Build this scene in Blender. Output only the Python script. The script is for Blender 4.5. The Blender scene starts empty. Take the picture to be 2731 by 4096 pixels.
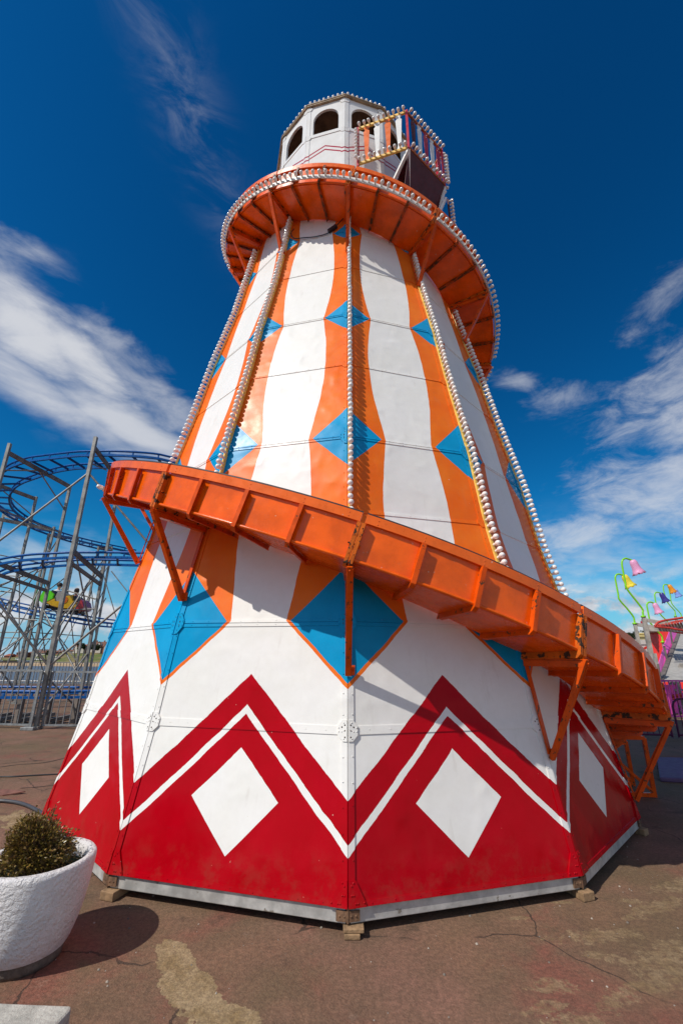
import bpy, bmesh, math, random
from mathutils import Vector, Matrix
random.seed(7)
S = bpy.context.scene
COL = S.collection
R_ = math.radians

# ------------------------------------------------------------------ camera
CZ = 1.42
F_PX, PITCH, ROLL = 1758.5, R_(18.428), R_(0.506)      # fitted on the 2731 x 4096 photograph
fwd = Vector((0, math.cos(PITCH), math.sin(PITCH)))
up0 = Vector((0, -math.sin(PITCH), math.cos(PITCH)))
r0 = Vector((1, 0, 0))
cr, sr = math.cos(ROLL), math.sin(ROLL)
cam_r = r0 * cr + up0 * sr
cam_u = up0 * cr - r0 * sr
cam = bpy.data.cameras.new('camera')
cam.sensor_fit = 'VERTICAL'
cam.sensor_height = 36.0
cam.lens = F_PX / 4096 * 36.0
cam.clip_start = 0.02
cam.clip_end = 9000
camo = bpy.data.objects.new('camera', cam)
COL.objects.link(camo)
M = Matrix((cam_r, cam_u, -fwd)).transposed().to_4x4()
M.translation = Vector((0, 0, CZ))
camo.matrix_world = M
S.camera = camo

def ray(x, y):
    X, Y = x - 1365.5, y - 2048
    u = cr * X + sr * Y
    v = -sr * X + cr * Y
    return (r0 * (u / F_PX) - up0 * (v / F_PX) + fwd).normalized()
def at(x, y, Y):
    d = ray(x, y)
    return Vector((0, 0, CZ)) + d * (Y / d.y)
def gnd(x, y, z=0.0):
    d = ray(x, y)
    return Vector((0, 0, CZ)) + d * ((z - CZ) / d.z)

# ------------------------------------------------------------------ light
SUN_EL, SUN_AZ = R_(47.0), math.atan2(-0.806, -0.592)   # azimuth from +Y towards +X
to_sun = Vector((math.cos(SUN_EL) * math.sin(SUN_AZ), math.cos(SUN_EL) * math.cos(SUN_AZ), math.sin(SUN_EL)))
sl = bpy.data.lights.new('sun', 'SUN')
sl.energy = 4.1
sl.angle = R_(0.53)
sl.color = (1.0, 0.95, 0.87)
so = bpy.data.objects.new('sun', sl)
COL.objects.link(so)
so.rotation_euler = to_sun.to_track_quat('Z', 'Y').to_euler()
so.location = (-8, -6, 14)

S.view_settings.view_transform = 'Standard'
S.view_settings.look = 'None'
S.view_settings.exposure = 0.0
S.view_settings.gamma = 1.0
S.view_settings.use_curve_mapping = False

# ------------------------------------------------------------------ node helper
class N:
    def __init__(s, tree):
        s.t = tree
        s.t.nodes.clear()
    def new(s, typ, **kw):
        n = s.t.nodes.new(typ)
        for k, v in kw.items():
            setattr(n, k, v)
        return n
    def put(s, sock, val):
        if isinstance(val, bpy.types.NodeSocket):
            s.t.links.new(val, sock)
        elif val is not None:
            if sock.type in ('RGBA',) and not isinstance(val, (int, float)) and len(val) == 3:
                val = (*val, 1)
            sock.default_value = val
    def m(s, op, a, b=None, c=None, clamp=False):
        n = s.new('ShaderNodeMath', operation=op, use_clamp=clamp)
        for i, v in enumerate((a, b, c)):
            if v is not None:
                s.put(n.inputs[i], v)
        return n.outputs[0]
    def vm(s, op, a, b=None, out=0):
        n = s.new('ShaderNodeVectorMath', operation=op)
        s.put(n.inputs[0], a)
        if b is not None:
            s.put(n.inputs[1], b)
        return n.outputs['Value'] if op in ('DOT_PRODUCT', 'LENGTH') else n.outputs[0]
    def mix(s, f, a, b, blend='MIX'):
        n = s.new('ShaderNodeMix', data_type='RGBA', blend_type=blend)
        s.put(n.inputs[0], f)
        s.put(n.inputs[6], a)
        s.put(n.inputs[7], b)
        return n.outputs[2]
    def noise(s, vec, scale, detail=3.0, rough=0.55, dist=0.0):
        n = s.new('ShaderNodeTexNoise')
        if vec is not None:
            s.put(n.inputs['Vector'], vec)
        n.inputs['Scale'].default_value = scale
        n.inputs['Detail'].default_value = detail
        n.inputs['Roughness'].default_value = rough
        n.inputs['Distortion'].default_value = dist
        return n.outputs[0]
    def ramp(s, v, lo, hi, smooth=True):
        n = s.new('ShaderNodeMapRange', interpolation_type='SMOOTHSTEP' if smooth else 'LINEAR')
        s.put(n.inputs[0], v)
        n.inputs[1].default_value = lo
        n.inputs[2].default_value = hi
        return n.outputs[0]
    def lt(s, a, b):
        return s.m('LESS_THAN', a, b)
    def mul(s, a, b): return s.m('MULTIPLY', a, b)
    def add(s, a, b): return s.m('ADD', a, b)
    def sub(s, a, b): return s.m('SUBTRACT', a, b)

# ------------------------------------------------------------------ sky: Nishita air with clouds drifting in it
W = bpy.data.worlds.new('World')
S.world = W
W.use_nodes = True
n = N(W.node_tree)
sky = n.new('ShaderNodeTexSky', sky_type='NISHITA')
sky.sun_disc = False
sky.sun_elevation = SUN_EL
sky.sun_rotation = SUN_AZ % (2 * math.pi)
sky.altitude = 0
sky.air_density = 1.0
sky.dust_density = 0.25
sky.ozone_density = 3.0
tc = n.new('ShaderNodeTexCoord').outputs['Generated']
dirv = n.vm('NORMALIZE', tc)
sep = n.new('ShaderNodeSeparateXYZ')
n.put(sep.inputs[0], dirv)
# polarised, saturated blue of a clear spring day
hsv = n.new('ShaderNodeHueSaturation')
n.put(hsv.inputs['Color'], sky.outputs[0])
hsv.inputs['Hue'].default_value = 0.493
hsv.inputs['Saturation'].default_value = 1.32
hsv.inputs['Value'].default_value = 1.0
gam = n.new('ShaderNodeGamma')
n.put(gam.inputs[0], hsv.outputs[0])
gam.inputs[1].default_value = 1.32
skycol = n.mix(1.0, gam.outputs[0], (0.12, 0.60, 0.62, 1), 'MULTIPLY')
skycol = n.mix(n.mul(n.ramp(sep.outputs[2], 0.26, -0.02), 0.85), skycol, (2.6, 4.9, 7.6, 1))
zc = n.m('MAXIMUM', sep.outputs[2], 0.04)
px = n.m('DIVIDE', sep.outputs[0], zc)
py = n.m('DIVIDE', sep.outputs[1], zc)
comb = n.new('ShaderNodeCombineXYZ')
n.put(comb.inputs[0], px)
n.put(comb.inputs[1], py)
flat = comb.outputs[0]
def patch(x, y, ang, wx, wy, power=1.0):
    """soft elliptical patch of sky round the direction seen at photograph point x, y"""
    c = ray(x, y)
    e1 = Vector((0, 0, 1)).cross(c).normalized() * -1
    e2 = c.cross(e1).normalized()
    if e2.z < 0: e2 = -e2
    if e1.x < 0: e1 = -e1
    a = R_(ang)
    f1 = e1 * math.cos(a) + e2 * math.sin(a)
    f2 = -e1 * math.sin(a) + e2 * math.cos(a)
    u = n.m('DIVIDE', n.vm('DOT_PRODUCT', dirv, tuple(f1)), wx)
    v = n.m('DIVIDE', n.vm('DOT_PRODUCT', dirv, tuple(f2)), wy)
    r2 = n.add(n.mul(u, u), n.mul(v, v))
    front = n.m('GREATER_THAN', n.vm('DOT_PRODUCT', dirv, tuple(c)), 0.3)
    return n.mul(n.m('POWER', 2.718, n.mul(r2, -1.0)), front)
def stretched(ang, sx, sy, off=0.0):
    mp = n.new('ShaderNodeMapping')
    n.put(mp.inputs[0], dirv)
    mp.inputs['Rotation'].default_value = (0, R_(ang), 0)
    mp.inputs['Scale'].default_value = (sx, 1.0, sy)
    mp.inputs['Location'].default_value = (off, off, off)
    return mp.outputs[0]
def soft(mask, nz, amp, lo, hi):
    return n.mul(n.ramp(n.add(mask, n.mul(n.sub(nz, 0.5), amp)), lo, hi), n.ramp(mask, 0.03, 0.34))
wisp = n.noise(stretched(30, 2.2, 4.6), 3.4, 10, 0.60, 0.35)
wisp2 = n.noise(stretched(12, 1.6, 4.2, 3.1), 3.6, 10, 0.58, 0.3)
wisp3 = n.noise(stretched(-62, 1.4, 4.4, 5.1), 7.0, 9, 0.66, 0.7)
puff = n.noise(stretched(0, 1.0, 1.8, 1.7), 9.0, 10, 0.62, 0.3)
rt = n.noise(stretched(18, 2.0, 3.8, 9.2), 5.2, 10, 0.66, 0.4)
big = n.m('MAXIMUM', patch(60, 1240, -36, 0.21, 0.085), patch(330, 1420, -34, 0.17, 0.055))
cov = n.mul(soft(big, wisp, 2.0, 0.22, 1.25), 0.86)
cov = n.m('MAXIMUM', cov, n.mul(soft(n.m('MAXIMUM', patch(130, 1540, -20, 0.24, 0.045), patch(480, 1690, -17, 0.24, 0.042)), wisp2, 1.5, 0.16, 1.1), 0.78))
cov = n.m('MAXIMUM', cov, n.mul(soft(patch(520, 1500, -28, 0.24, 0.06), wisp, 2.2, 0.30, 1.2), 0.5))
cov = n.m('MAXIMUM', cov, n.mul(n.mul(patch(740, 390, -49, 0.185, 0.042), n.ramp(wisp3, 0.38, 0.78)), 0.20))
rm = n.m('MAXIMUM', n.m('MAXIMUM', patch(2600, 1960, 15, 0.17, 0.115), patch(2700, 1640, 30, 0.13, 0.10)), patch(2330, 2130, 4, 0.16, 0.060))
cov = n.m('MAXIMUM', cov, n.mul(soft(rm, rt, 2.2, 0.28, 1.35), 0.66))
cov = n.m('MAXIMUM', cov, n.mul(soft(n.m('MAXIMUM', n.m('MAXIMUM', patch(2060, 1530, -20, 0.05, 0.022), patch(2260, 1590, -5, 0.085, 0.035)), patch(2660, 1190, 28, 0.10, 0.035)), rt, 2.6, 0.35, 1.6), 0.42))
# low cumulus along the horizon
lowband = n.mul(n.ramp(sep.outputs[2], 0.205, 0.10), n.ramp(puff, 0.40, 0.60))
midband = n.mul(n.mul(n.ramp(sep.outputs[2], 0.33, 0.16), n.ramp(wisp2, 0.44, 0.70)), 0.45)
cov = n.m('MAXIMUM', cov, n.m('MAXIMUM', lowband, midband))
# broken white cloud added out of view behind the camera as fill light
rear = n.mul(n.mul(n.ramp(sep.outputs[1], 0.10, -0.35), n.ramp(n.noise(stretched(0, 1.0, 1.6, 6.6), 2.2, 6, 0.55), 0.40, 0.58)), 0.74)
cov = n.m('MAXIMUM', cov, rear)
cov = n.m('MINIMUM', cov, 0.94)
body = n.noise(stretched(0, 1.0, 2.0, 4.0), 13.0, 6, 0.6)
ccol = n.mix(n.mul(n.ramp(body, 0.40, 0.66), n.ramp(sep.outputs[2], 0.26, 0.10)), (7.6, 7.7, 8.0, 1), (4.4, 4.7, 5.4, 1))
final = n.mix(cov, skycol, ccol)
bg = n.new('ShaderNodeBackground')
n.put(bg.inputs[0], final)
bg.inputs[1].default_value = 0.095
wo = n.new('ShaderNodeOutputWorld')
n.t.links.new(bg.outputs[0], wo.inputs[0])

# ------------------------------------------------------------------ mesh helper
WLOC = {}
def thing(name, label, cat, loc=(0, 0, 0), group=None):
    o = bpy.data.objects.new(name, None)
    o.empty_display_size = 0.2
    COL.objects.link(o)
    o.location = loc
    WLOC[o.name] = Vector(loc)
    tag(o, label, cat, group)
    return o
def tag(o, label=None, cat=None, group=None, kind=None):
    if label: o['label'] = label
    if cat: o['category'] = cat
    if group: o['group'] = group
    if kind: o['kind'] = kind
    return o

class MB:
    def __init__(s):
        s.v, s.f, s.uv, s.mi, s.sm = [], [], [], [], []
    def face(s, pts, uv=None, mi=0, smooth=False):
        b = len(s.v)
        s.v += [Vector(p) for p in pts]
        s.f.append(list(range(b, b + len(pts))))
        s.uv.append(uv)
        s.mi.append(mi); s.sm.append(smooth)
    def mesh(s, verts, faces, mi=0, smooth=False, uvf=None):
        b = len(s.v)
        vv = [Vector(p) for p in verts]
        s.v += vv
        for f in faces:
            s.f.append([b + i for i in f])
            s.uv.append([uvf(vv[i]) for i in f] if uvf else None)
            s.mi.append(mi); s.sm.append(smooth)
    def hexa(s, p, mi=0, uvf=None):
        """8 corners: 4 bottom (ccw from outside below...), 4 top"""
        s.mesh(p, [(3, 2, 1, 0), (4, 5, 6, 7), (0, 1, 5, 4), (1, 2, 6, 5), (2, 3, 7, 6), (3, 0, 4, 7)], mi, False, uvf)
    def obox(s, c, ex, ey, ez, mi=0, uvf=None):
        """ex, ey, ez: half extent vectors"""
        c, ex, ey, ez = Vector(c), Vector(ex), Vector(ey), Vector(ez)
        if ex.cross(ey).dot(ez) < 0: ey = -ey
        s.hexa([c - ex - ey - ez, c + ex - ey - ez, c + ex + ey - ez, c - ex + ey - ez,
                c - ex - ey + ez, c + ex - ey + ez, c + ex + ey + ez, c - ex + ey + ez], mi, uvf)
    def box(s, lo, hi, mi=0):
        lo, hi = Vector(lo), Vector(hi)
        c = (lo + hi) / 2; d = (hi - lo) / 2
        s.obox(c, (d.x, 0, 0), (0, d.y, 0), (0, 0, d.z), mi)
    def bar(s, p, q, w, h, up=(0, 0, 1), mi=0, ext=0.0):
        p, q = Vector(p), Vector(q)
        d = (q - p)
        if d.length < 1e-6: return
        L = d.length; d.normalize()
        up = Vector(up)
        if abs(d.dot(up.normalized())) > 0.98: up = Vector((0.3, 1, 0))
        e = d.cross(up).normalized()
        u = e.cross(d).normalized()
        s.obox((p + q) / 2, d * (L / 2 + ext), e * w / 2, u * h / 2, mi)
    def tube(s, pts, r, seg=8, mi=0, caps=True, closed=False, smooth=True):
        pts = [Vector(p) for p in pts]
        k = len(pts)
        rs = r if isinstance(r, (list, tuple)) else [r] * k
        rings = []
        prev = None
        for i, p in enumerate(pts):
            a = pts[i - 1] if (i > 0 or closed) else p
            b = pts[(i + 1) % k] if (i < k - 1 or closed) else p
            t = (b - a).normalized()
            if prev is None:
                ref = Vector((0, 0, 1)) if abs(t.z) < 0.9 else Vector((1, 0, 0))
                e = t.cross(ref).normalized()
            else:
                e = (prev - t * prev.dot(t)).normalized()
            prev = e
            g = t.cross(e)
            rings.append([p + (e * math.cos(2 * math.pi * j / seg) + g * math.sin(2 * math.pi * j / seg)) * rs[i] for j in range(seg)])
        vs = [v for ring in rings for v in ring]
        fs = []
        for i in range(k if closed else k - 1):
            i2 = (i + 1) % k
            for j in range(seg):
                j2 = (j + 1) % seg
                fs.append((i * seg + j, i * seg + j2, i2 * seg + j2, i2 * seg + j))
        s.mesh(vs, fs, mi, smooth)
        if caps and not closed:
            s.face(list(reversed(rings[0])), None, mi)
            s.face(rings[-1], None, mi)
    def lathe(s, c, axis, prof, seg=24, mi=0, smooth=True, wob=None):
        """prof: (radius, height along axis)"""
        c, ax = Vector(c), Vector(axis).normalized()
        ref = Vector((0, 0, 1)) if abs(ax.z) < 0.9 else Vector((1, 0, 0))
        e = ax.cross(ref).normalized(); g = ax.cross(e)
        vs, fs = [], []
        for i, (r, h) in enumerate(prof):
            for j in range(seg):
                a = 2 * math.pi * j / seg
                rr = r * (wob(a, i) if wob else 1)
                vs.append(c + ax * h + (e * math.cos(a) + g * math.sin(a)) * rr)
        for i in range(len(prof) - 1):
            for j in range(seg):
                j2 = (j + 1) % seg
                fs.append((i * seg + j, i * seg + j2, (i + 1) * seg + j2, (i + 1) * seg + j))
        s.mesh(vs, fs, mi, smooth)
    def dome(s, c, nrm, r, h=None, seg=8, mi=0, uvf=None):
        nrm = Vector(nrm).normalized(); h = h or r * 0.7
        ref = Vector((0, 0, 1)) if abs(nrm.z) < 0.9 else Vector((1, 0, 0))
        e = nrm.cross(ref).normalized(); g = nrm.cross(e); c = Vector(c)
        vs = []
        for rr, hh in ((r, 0), (r * 0.78, h * 0.62)):
            vs += [c + nrm * hh + (e * math.cos(2 * math.pi * j / seg) + g * math.sin(2 * math.pi * j / seg)) * rr for j in range(seg)]
        vs.append(c + nrm * h)
        fs = [(j, (j + 1) % seg, seg + (j + 1) % seg, seg + j) for j in range(seg)] + [(seg + j, seg + (j + 1) % seg, 2 * seg) for j in range(seg)]
        s.mesh(vs, fs, mi, True, uvf)
    def prism(s, poly, nrm_off, mi=0, uvf=None):
        """polygon (3D points) extruded by vector"""
        o = Vector(nrm_off); P = [Vector(p) for p in poly]; k = len(P)
        a = (P[1] - P[0]).cross(P[2] - P[1])
        nn = Vector((0, 0, 0))
        for i in range(k):
            nn += P[i].cross(P[(i + 1) % k])
        if nn.dot(o) < 0: P.reverse()
        T = [p + o for p in P]
        s.mesh(P + T, [tuple(reversed(range(k))), tuple(range(k, 2 * k))] + [(i, (i + 1) % k, k + (i + 1) % k, k + i) for i in range(k)], mi, False, uvf)
    def build(s, name, mats, parent=None, loc=None, bevel=0.0):
        me = bpy.data.meshes.new(name)
        base = WLOC[parent.name] if parent is not None else Vector(loc or (0, 0, 0))
        me.from_pydata([v - base for v in s.v], [], s.f)
        if any(u is not None for u in s.uv):
            ul = me.uv_layers.new(name='UVMap')
            for p, u in zip(me.polygons, s.uv):
                if u is None: continue
                for li, w in zip(p.loop_indices, u):
                    ul.data[li].uv = w
        for p, mi, sm in zip(me.polygons, s.mi, s.sm):
            p.material_index = mi; p.use_smooth = sm
        if not isinstance(mats, (list, tuple)): mats = [mats]
        for m_ in mats: me.materials.append(m_)
        me.update()
        o = bpy.data.objects.new(name, me)
        COL.objects.link(o)
        if parent is not None:
            o.parent = parent
            WLOC[o.name] = base
        else:
            o.location = base
            WLOC[o.name] = base
        if bevel:
            b = o.modifiers.new('bevel', 'BEVEL'); b.width = bevel; b.segments = 2; b.limit_method = 'ANGLE'
        return o

# ------------------------------------------------------------------ materials
def pmat(name, col, rough=0.4, metal=0.0, var=0.0, vscale=8.0, bump=0.0, bscale=60.0, chips=None, chipcol=(0.7, 0.66, 0.6), chip_lo=0.70, spec=0.5, dents=0.0, streak=0.0, coat=0.0):
    m = bpy.data.materials.new(name)
    m.use_nodes = True
    k = N(m.node_tree)
    b = k.new('ShaderNodeBsdfPrincipled')
    o = k.new('ShaderNodeOutputMaterial')
    k.t.links.new(b.outputs[0], o.inputs[0])
    obj = k.new('ShaderNodeTexCoord').outputs['Object']
    c = (*col, 1)
    if var:
        nz = k.noise(obj, vscale, 6, 0.6)
        c = k.mix(k.ramp(nz, 0.3, 0.7), tuple(x * (1 - var) for x in col) + (1,), tuple(min(1, x * (1 + var)) for x in col) + (1,))
    if chips:
        nz = k.noise(obj, chips, 5, 0.62)
        f = k.ramp(nz, chip_lo, chip_lo + 0.03)
        c = k.mix(f, c, (*chipcol, 1))
    k.put(b.inputs['Base Color'], c)
    rn = k.noise(obj, 14.0, 4, 0.6)
    mr = k.new('ShaderNodeMapRange')
    k.put(mr.inputs[0], rn)
    mr.inputs[1].default_value = 0.3; mr.inputs[2].default_value = 0.7
    mr.inputs[3].default_value = max(0.03, rough - 0.07); mr.inputs[4].default_value = min(1, rough + 0.09)
    k.put(b.inputs['Roughness'], mr.outputs[0])
    b.inputs['Metallic'].default_value = metal
    b.inputs['Specular IOR Level'].default_value = spec
    b.inputs['Coat Weight'].default_value = coat
    h = None
    if bump:
        h = k.mul(k.noise(obj, bscale, 5, 0.6), bump)
    if dents:
        d = k.mul(k.noise(obj, 3.2, 2, 0.5), dents)
        h = d if h is None else k.add(h, d)
    if h is not None:
        bp = k.new('ShaderNodeBump')
        bp.inputs['Strength'].default_value = 1.0
        bp.inputs['Distance'].default_value = 1.0
        k.put(bp.inputs['Height'], h)
        k.put(b.inputs['Normal'], bp.outputs[0])
    return m

WHITE = (0.84, 0.818, 0.785)
ORANGE = (0.86, 0.165, 0.008)
BLUE = (0.002, 0.285, 0.545)
RED = (0.42, 0.0004, 0.006)

def wall_paint():
    """gloss painted sheet: UV = (position across the face -1..1, height in metres)"""
    m = bpy.data.materials.new('painted_sheet')
    m.use_nodes = True
    k = N(m.node_tree)
    b = k.new('ShaderNodeBsdfPrincipled')
    o = k.new('ShaderNodeOutputMaterial')
    k.t.links.new(b.outputs[0], o.inputs[0])
    tcn = k.new('ShaderNodeTexCoord')
    obj = tcn.outputs['Object']
    sp = k.new('ShaderNodeSeparateXYZ')
    k.put(sp.inputs[0], tcn.outputs['UV'])
    wob = k.sub(k.noise(obj, 5.0, 2), 0.5)
    wob2 = k.sub(k.noise(obj, 38.0, 2), 0.5)
    w = k.add(k.mul(wob, 0.026), k.mul(wob2, 0.006))
    A = k.add(k.m('ABSOLUTE', sp.outputs[0]), w)
    z = k.add(sp.outputs[1], k.mul(w, 0.4))
    # lower zigzag
    zz = k.add(z, k.mul(A, 0.712))
    red = k.lt(zz, 1.314)
    band = k.mul(k.lt(zz, 1.108), k.m('GREATER_THAN', zz, 1.053))
    dia = k.lt(k.add(k.m('DIVIDE', A, 0.405), k.m('DIVIDE', k.m('ABSOLUTE', k.sub(z, 0.5635)), 0.287)), 1.0)
    red = k.mul(red, k.sub(1.0, k.m('MAXIMUM', band, dia)))
    # wavy stripes at the ridges
    fc = k.new('ShaderNodeFloatCurve')
    pts = [(1.685, .325, 1), (1.85, .36, 0), (2.1, .415, 0), (2.4, .475, 0), (2.7, .488, 0), (3.0, .457, 0), (3.37, .388, 1), (3.6, .445, 0), (3.95, .535, 0), (4.3, .572, 0), (4.65, .56, 0), (4.87, .515, 0), (5.07, .462, 1), (5.25, .52, 0), (5.5, .585, 0), (5.85, .637, 0), (6.2, .632, 0), (6.5, .588, 0), (6.745, .528, 1), (6.95, .60, 0), (7.4, .68, 0)]
    z0, z1 = 1.685, 7.4
    cu = fc.mapping.curves[0]
    while len(cu.points) > 2: cu.points.remove(cu.points[1])
    for i, (zz_, e, v) in enumerate(pts):
        x = (zz_ - z0) / (z1 - z0)
        if i == 0: p = cu.points[0]; p.location = (0, e)
        elif i == len(pts) - 1: p = cu.points[len(cu.points) - 1]; p.location = (1, e)
        else: p = cu.points.new(x, e)
        p.handle_type = 'VECTOR' if v else 'AUTO'
    fc.mapping.update()
    k.put(fc.inputs['Value'], k.m('DIVIDE', k.sub(z, z0), z1 - z0, clamp=True))
    up = k.m('GREATER_THAN', z, 1.685)
    edge_lo = k.add(0.325, k.mul(k.sub(1.685, z), 1.458))
    edge = k.add(k.mul(up, fc.outputs[0]), k.mul(k.sub(1.0, up), edge_lo))
    ora = k.m('GREATER_THAN', A, edge)
    iA = k.sub(1.0, A)
    blue = None
    for zc_, hw, ht in ((1.685, .625, .428), (3.37, .548, .325), (5.07, .508, .245), (6.745, .43, .17)):
        d = k.lt(k.add(k.m('DIVIDE', iA, hw), k.m('DIVIDE', k.m('ABSOLUTE', k.sub(z, zc_)), ht)), 1.0)
        blue = d if blue is None else k.m('MAXIMUM', blue, d)
    # old paint: mottling, hairline dirt under seams, a few rubbed spots
    mott = k.ramp(k.noise(obj, 2.6, 5, 0.6), 0.3, 0.7)
    fine = k.ramp(k.noise(obj, 24.0, 5, 0.65), 0.3, 0.75)
    c = k.mix(mott, (WHITE[0] * .965, WHITE[1] * .965, WHITE[2] * .94, 1), (*WHITE, 1))
    c = k.mix(ora, c, k.mix(mott, (ORANGE[0] * .95, ORANGE[1] * .80, ORANGE[2], 1), (ORANGE[0], ORANGE[1] * 1.12, ORANGE[2] * 1.6, 1)))
    c = k.mix(blue, c, k.mix(mott, (BLUE[0], BLUE[1] * .90, BLUE[2] * .93, 1), (BLUE[0], BLUE[1] * 1.12, BLUE[2] * 1.1, 1)))
    c = k.mix(red, c, k.mix(mott, (RED[0] * .92, RED[1], RED[2] * .8, 1), (RED[0] * 1.06, RED[1] * 1.2, RED[2] * 1.3, 1)))
    nred = k.sub(1.0, k.mul(k.m('MAXIMUM', red, blue), 0.92))
    c = k.mix(k.mul(k.mul(fine, 0.05), nred), c, (0.30, 0.24, 0.18, 1))
    # drips of grime running down
    mp = k.new('ShaderNodeMapping')
    k.put(mp.inputs[0], obj)
    mp.inputs['Scale'].default_value = (1, 1, 0.09)
    drip = k.mul(k.ramp(k.noise(mp.outputs[0], 13.0, 6, 0.6), 0.58, 0.74), 0.13)
    c = k.mix(k.mul(drip, nred), c, (0.30, 0.22, 0.15, 1))
    # rust weeping from the rivet lines, scuffs and splash near the ground
    spot = k.ramp(k.noise(obj, 11.0, 4, 0.7), 0.70, 0.78)
    c = k.mix(k.mul(spot, 0.14), c, (0.26, 0.12, 0.05, 1))
    low = k.mul(k.ramp(z, 0.42, 0.12), k.ramp(k.noise(obj, 7.0, 6, 0.7), 0.46, 0.66))
    c = k.mix(k.mul(low, 0.22), c, (0.16, 0.08, 0.05, 1))
    chip = k.ramp(k.noise(obj, 30.0, 3, 0.55), 0.755, 0.775)
    c = k.mix(k.mul(chip, 0.6), c, (0.62, 0.55, 0.45, 1))
    k.put(b.inputs['Base Color'], c)
    mr = k.new('ShaderNodeMapRange')
    k.put(mr.inputs[0], k.noise(obj, 6.0, 5, 0.6))
    mr.inputs[1].default_value = 0.3; mr.inputs[2].default_value = 0.75
    mr.inputs[3].default_value = 0.27; mr.inputs[4].default_value = 0.42
    k.put(b.inputs['Roughness'], k.sub(mr.outputs[0], k.mul(red, 0.17)))
    k.put(b.inputs['Specular IOR Level'], k.sub(0.14, k.mul(red, 0.03)))
    h = k.mul(k.noise(obj, 2.0, 2, 0.45, 0.3), 0.008)
    h = k.add(h, k.mul(k.m('POWER', k.noise(obj, 5.5, 1, 0.5), 4.0), 0.012))
    h = k.add(h, k.mul(k.noise(obj, 160, 2, 0.5), 0.00025))
    bp = k.new('ShaderNodeBump')
    bp.inputs['Strength'].default_value = 1.0
    bp.inputs['Distance'].default_value = 1.0
    k.put(bp.inputs['Height'], h)
    k.put(b.inputs['Normal'], bp.outputs[0])
    return m

MT = {}
MT['wall'] = wall_paint()
MT['chute'] = pmat('chute_orange', (0.86, 0.116, 0.002), 0.24, var=0.18, vscale=5.0, bump=0.0012, bscale=14, chips=30, chip_lo=0.685, chipcol=(0.75, 0.55, 0.42), dents=0.006, spec=0.34)
MT['chute_band'] = pmat('chute_band_orange', (0.86, 0.140, 0.010), 0.30, var=0.10, vscale=7, bump=0.0008, bscale=20, chips=34, chip_lo=0.69, chipcol=(0.72, 0.5, 0.4), spec=0.34)
MT['rib'] = pmat('rib_orange', (0.66, 0.078, 0.003), 0.34, var=0.18, vscale=9, bump=0.0010, bscale=40, chips=22, chip_lo=0.60, chipcol=(0.10, 0.045, 0.02), spec=0.2)
MT['ribdark'] = pmat('worn_rib', (0.40, 0.055, 0.004), 0.45, var=0.35, vscale=9, bump=0.001, bscale=40, chips=20, chip_lo=0.50, chipcol=(0.085, 0.035, 0.012), spec=0.2)
MT['rust'] = pmat('rusty_orange', (0.58, 0.115, 0.008), 0.42, var=0.22, vscale=12, bump=0.002, bscale=60, chips=15, chip_lo=0.53, chipcol=(0.05, 0.028, 0.016), spec=0.2)
MT['rubber'] = pmat('black_rubber', (0.02, 0.02, 0.022), 0.55, bump=0.001, bscale=90)
MT['yellow'] = pmat('yellow_strip', (0.78, 0.50, 0.10), 0.45, var=0.25, vscale=16, chips=20, chip_lo=0.66, chipcol=(0.12, 0.06, 0.02))
MT['strip_back'] = pmat('orange_strip_side', (0.42, 0.11, 0.02), 0.5, var=0.3, vscale=14)
MT['stripwhite'] = pmat('white_strip', (0.72, 0.70, 0.66), 0.4, var=0.08)
MT['bulb'] = pmat('bulb_cap', (0.82, 0.79, 0.75), 0.12, spec=0.55)
MT['galv'] = pmat('galvanised_steel', (0.29, 0.295, 0.29), 0.5, metal=0.55, var=0.22, vscale=11, bump=0.0006, bscale=70)
MT['rail'] = pmat('aluminium_rail', (0.52, 0.51, 0.48), 0.50, metal=0.35, var=0.25, vscale=9, bump=0.0010, bscale=60, chips=13, chip_lo=0.64, chipcol=(0.28, 0.25, 0.21))
MT['rustplate'] = pmat('rusty_plate', (0.16, 0.085, 0.045), 0.8, var=0.45, vscale=30, bump=0.003, bscale=70)
MT['wood'] = pmat('old_timber', (0.27, 0.165, 0.085), 0.85, var=0.35, vscale=18, bump=0.006, bscale=45)
MT['bolt'] = pmat('dark_bolt', (0.10, 0.07, 0.05), 0.5, metal=0.5, var=0.3, vscale=60)
MT['coast'] = pmat('coaster_blue', (0.004, 0.085, 0.31), 0.34, var=0.15, bump=0.0005, spec=0.2)
MT['coastdk'] = pmat('coaster_tie_blue', (0.006, 0.045, 0.17), 0.35, var=0.15, spec=0.2)
MT['black'] = pmat('black_paint', (0.015, 0.015, 0.017), 0.45)
MT['inside'] = pmat('inside_boards', (0.20, 0.115, 0.07), 0.7, var=0.35, vscale=6)
MT['roofring'] = pmat('weathered_ring', (0.34, 0.25, 0.15), 0.6, var=0.35, vscale=14, bump=0.002)
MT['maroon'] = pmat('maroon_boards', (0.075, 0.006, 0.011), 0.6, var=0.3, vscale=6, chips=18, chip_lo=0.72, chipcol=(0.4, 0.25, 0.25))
MT['redframe'] = pmat('red_frame', (0.48, 0.012, 0.03), 0.35, var=0.15)
MT['orange'] = pmat('orange_board', (0.80, 0.155, 0.012), 0.3, var=0.1)
MT['white'] = pmat('white_board', (0.78, 0.76, 0.72), 0.35, var=0.05)
MT['bluewhite'] = pmat('pale_blue_board', (0.05, 0.30, 0.62), 0.4)

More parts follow.
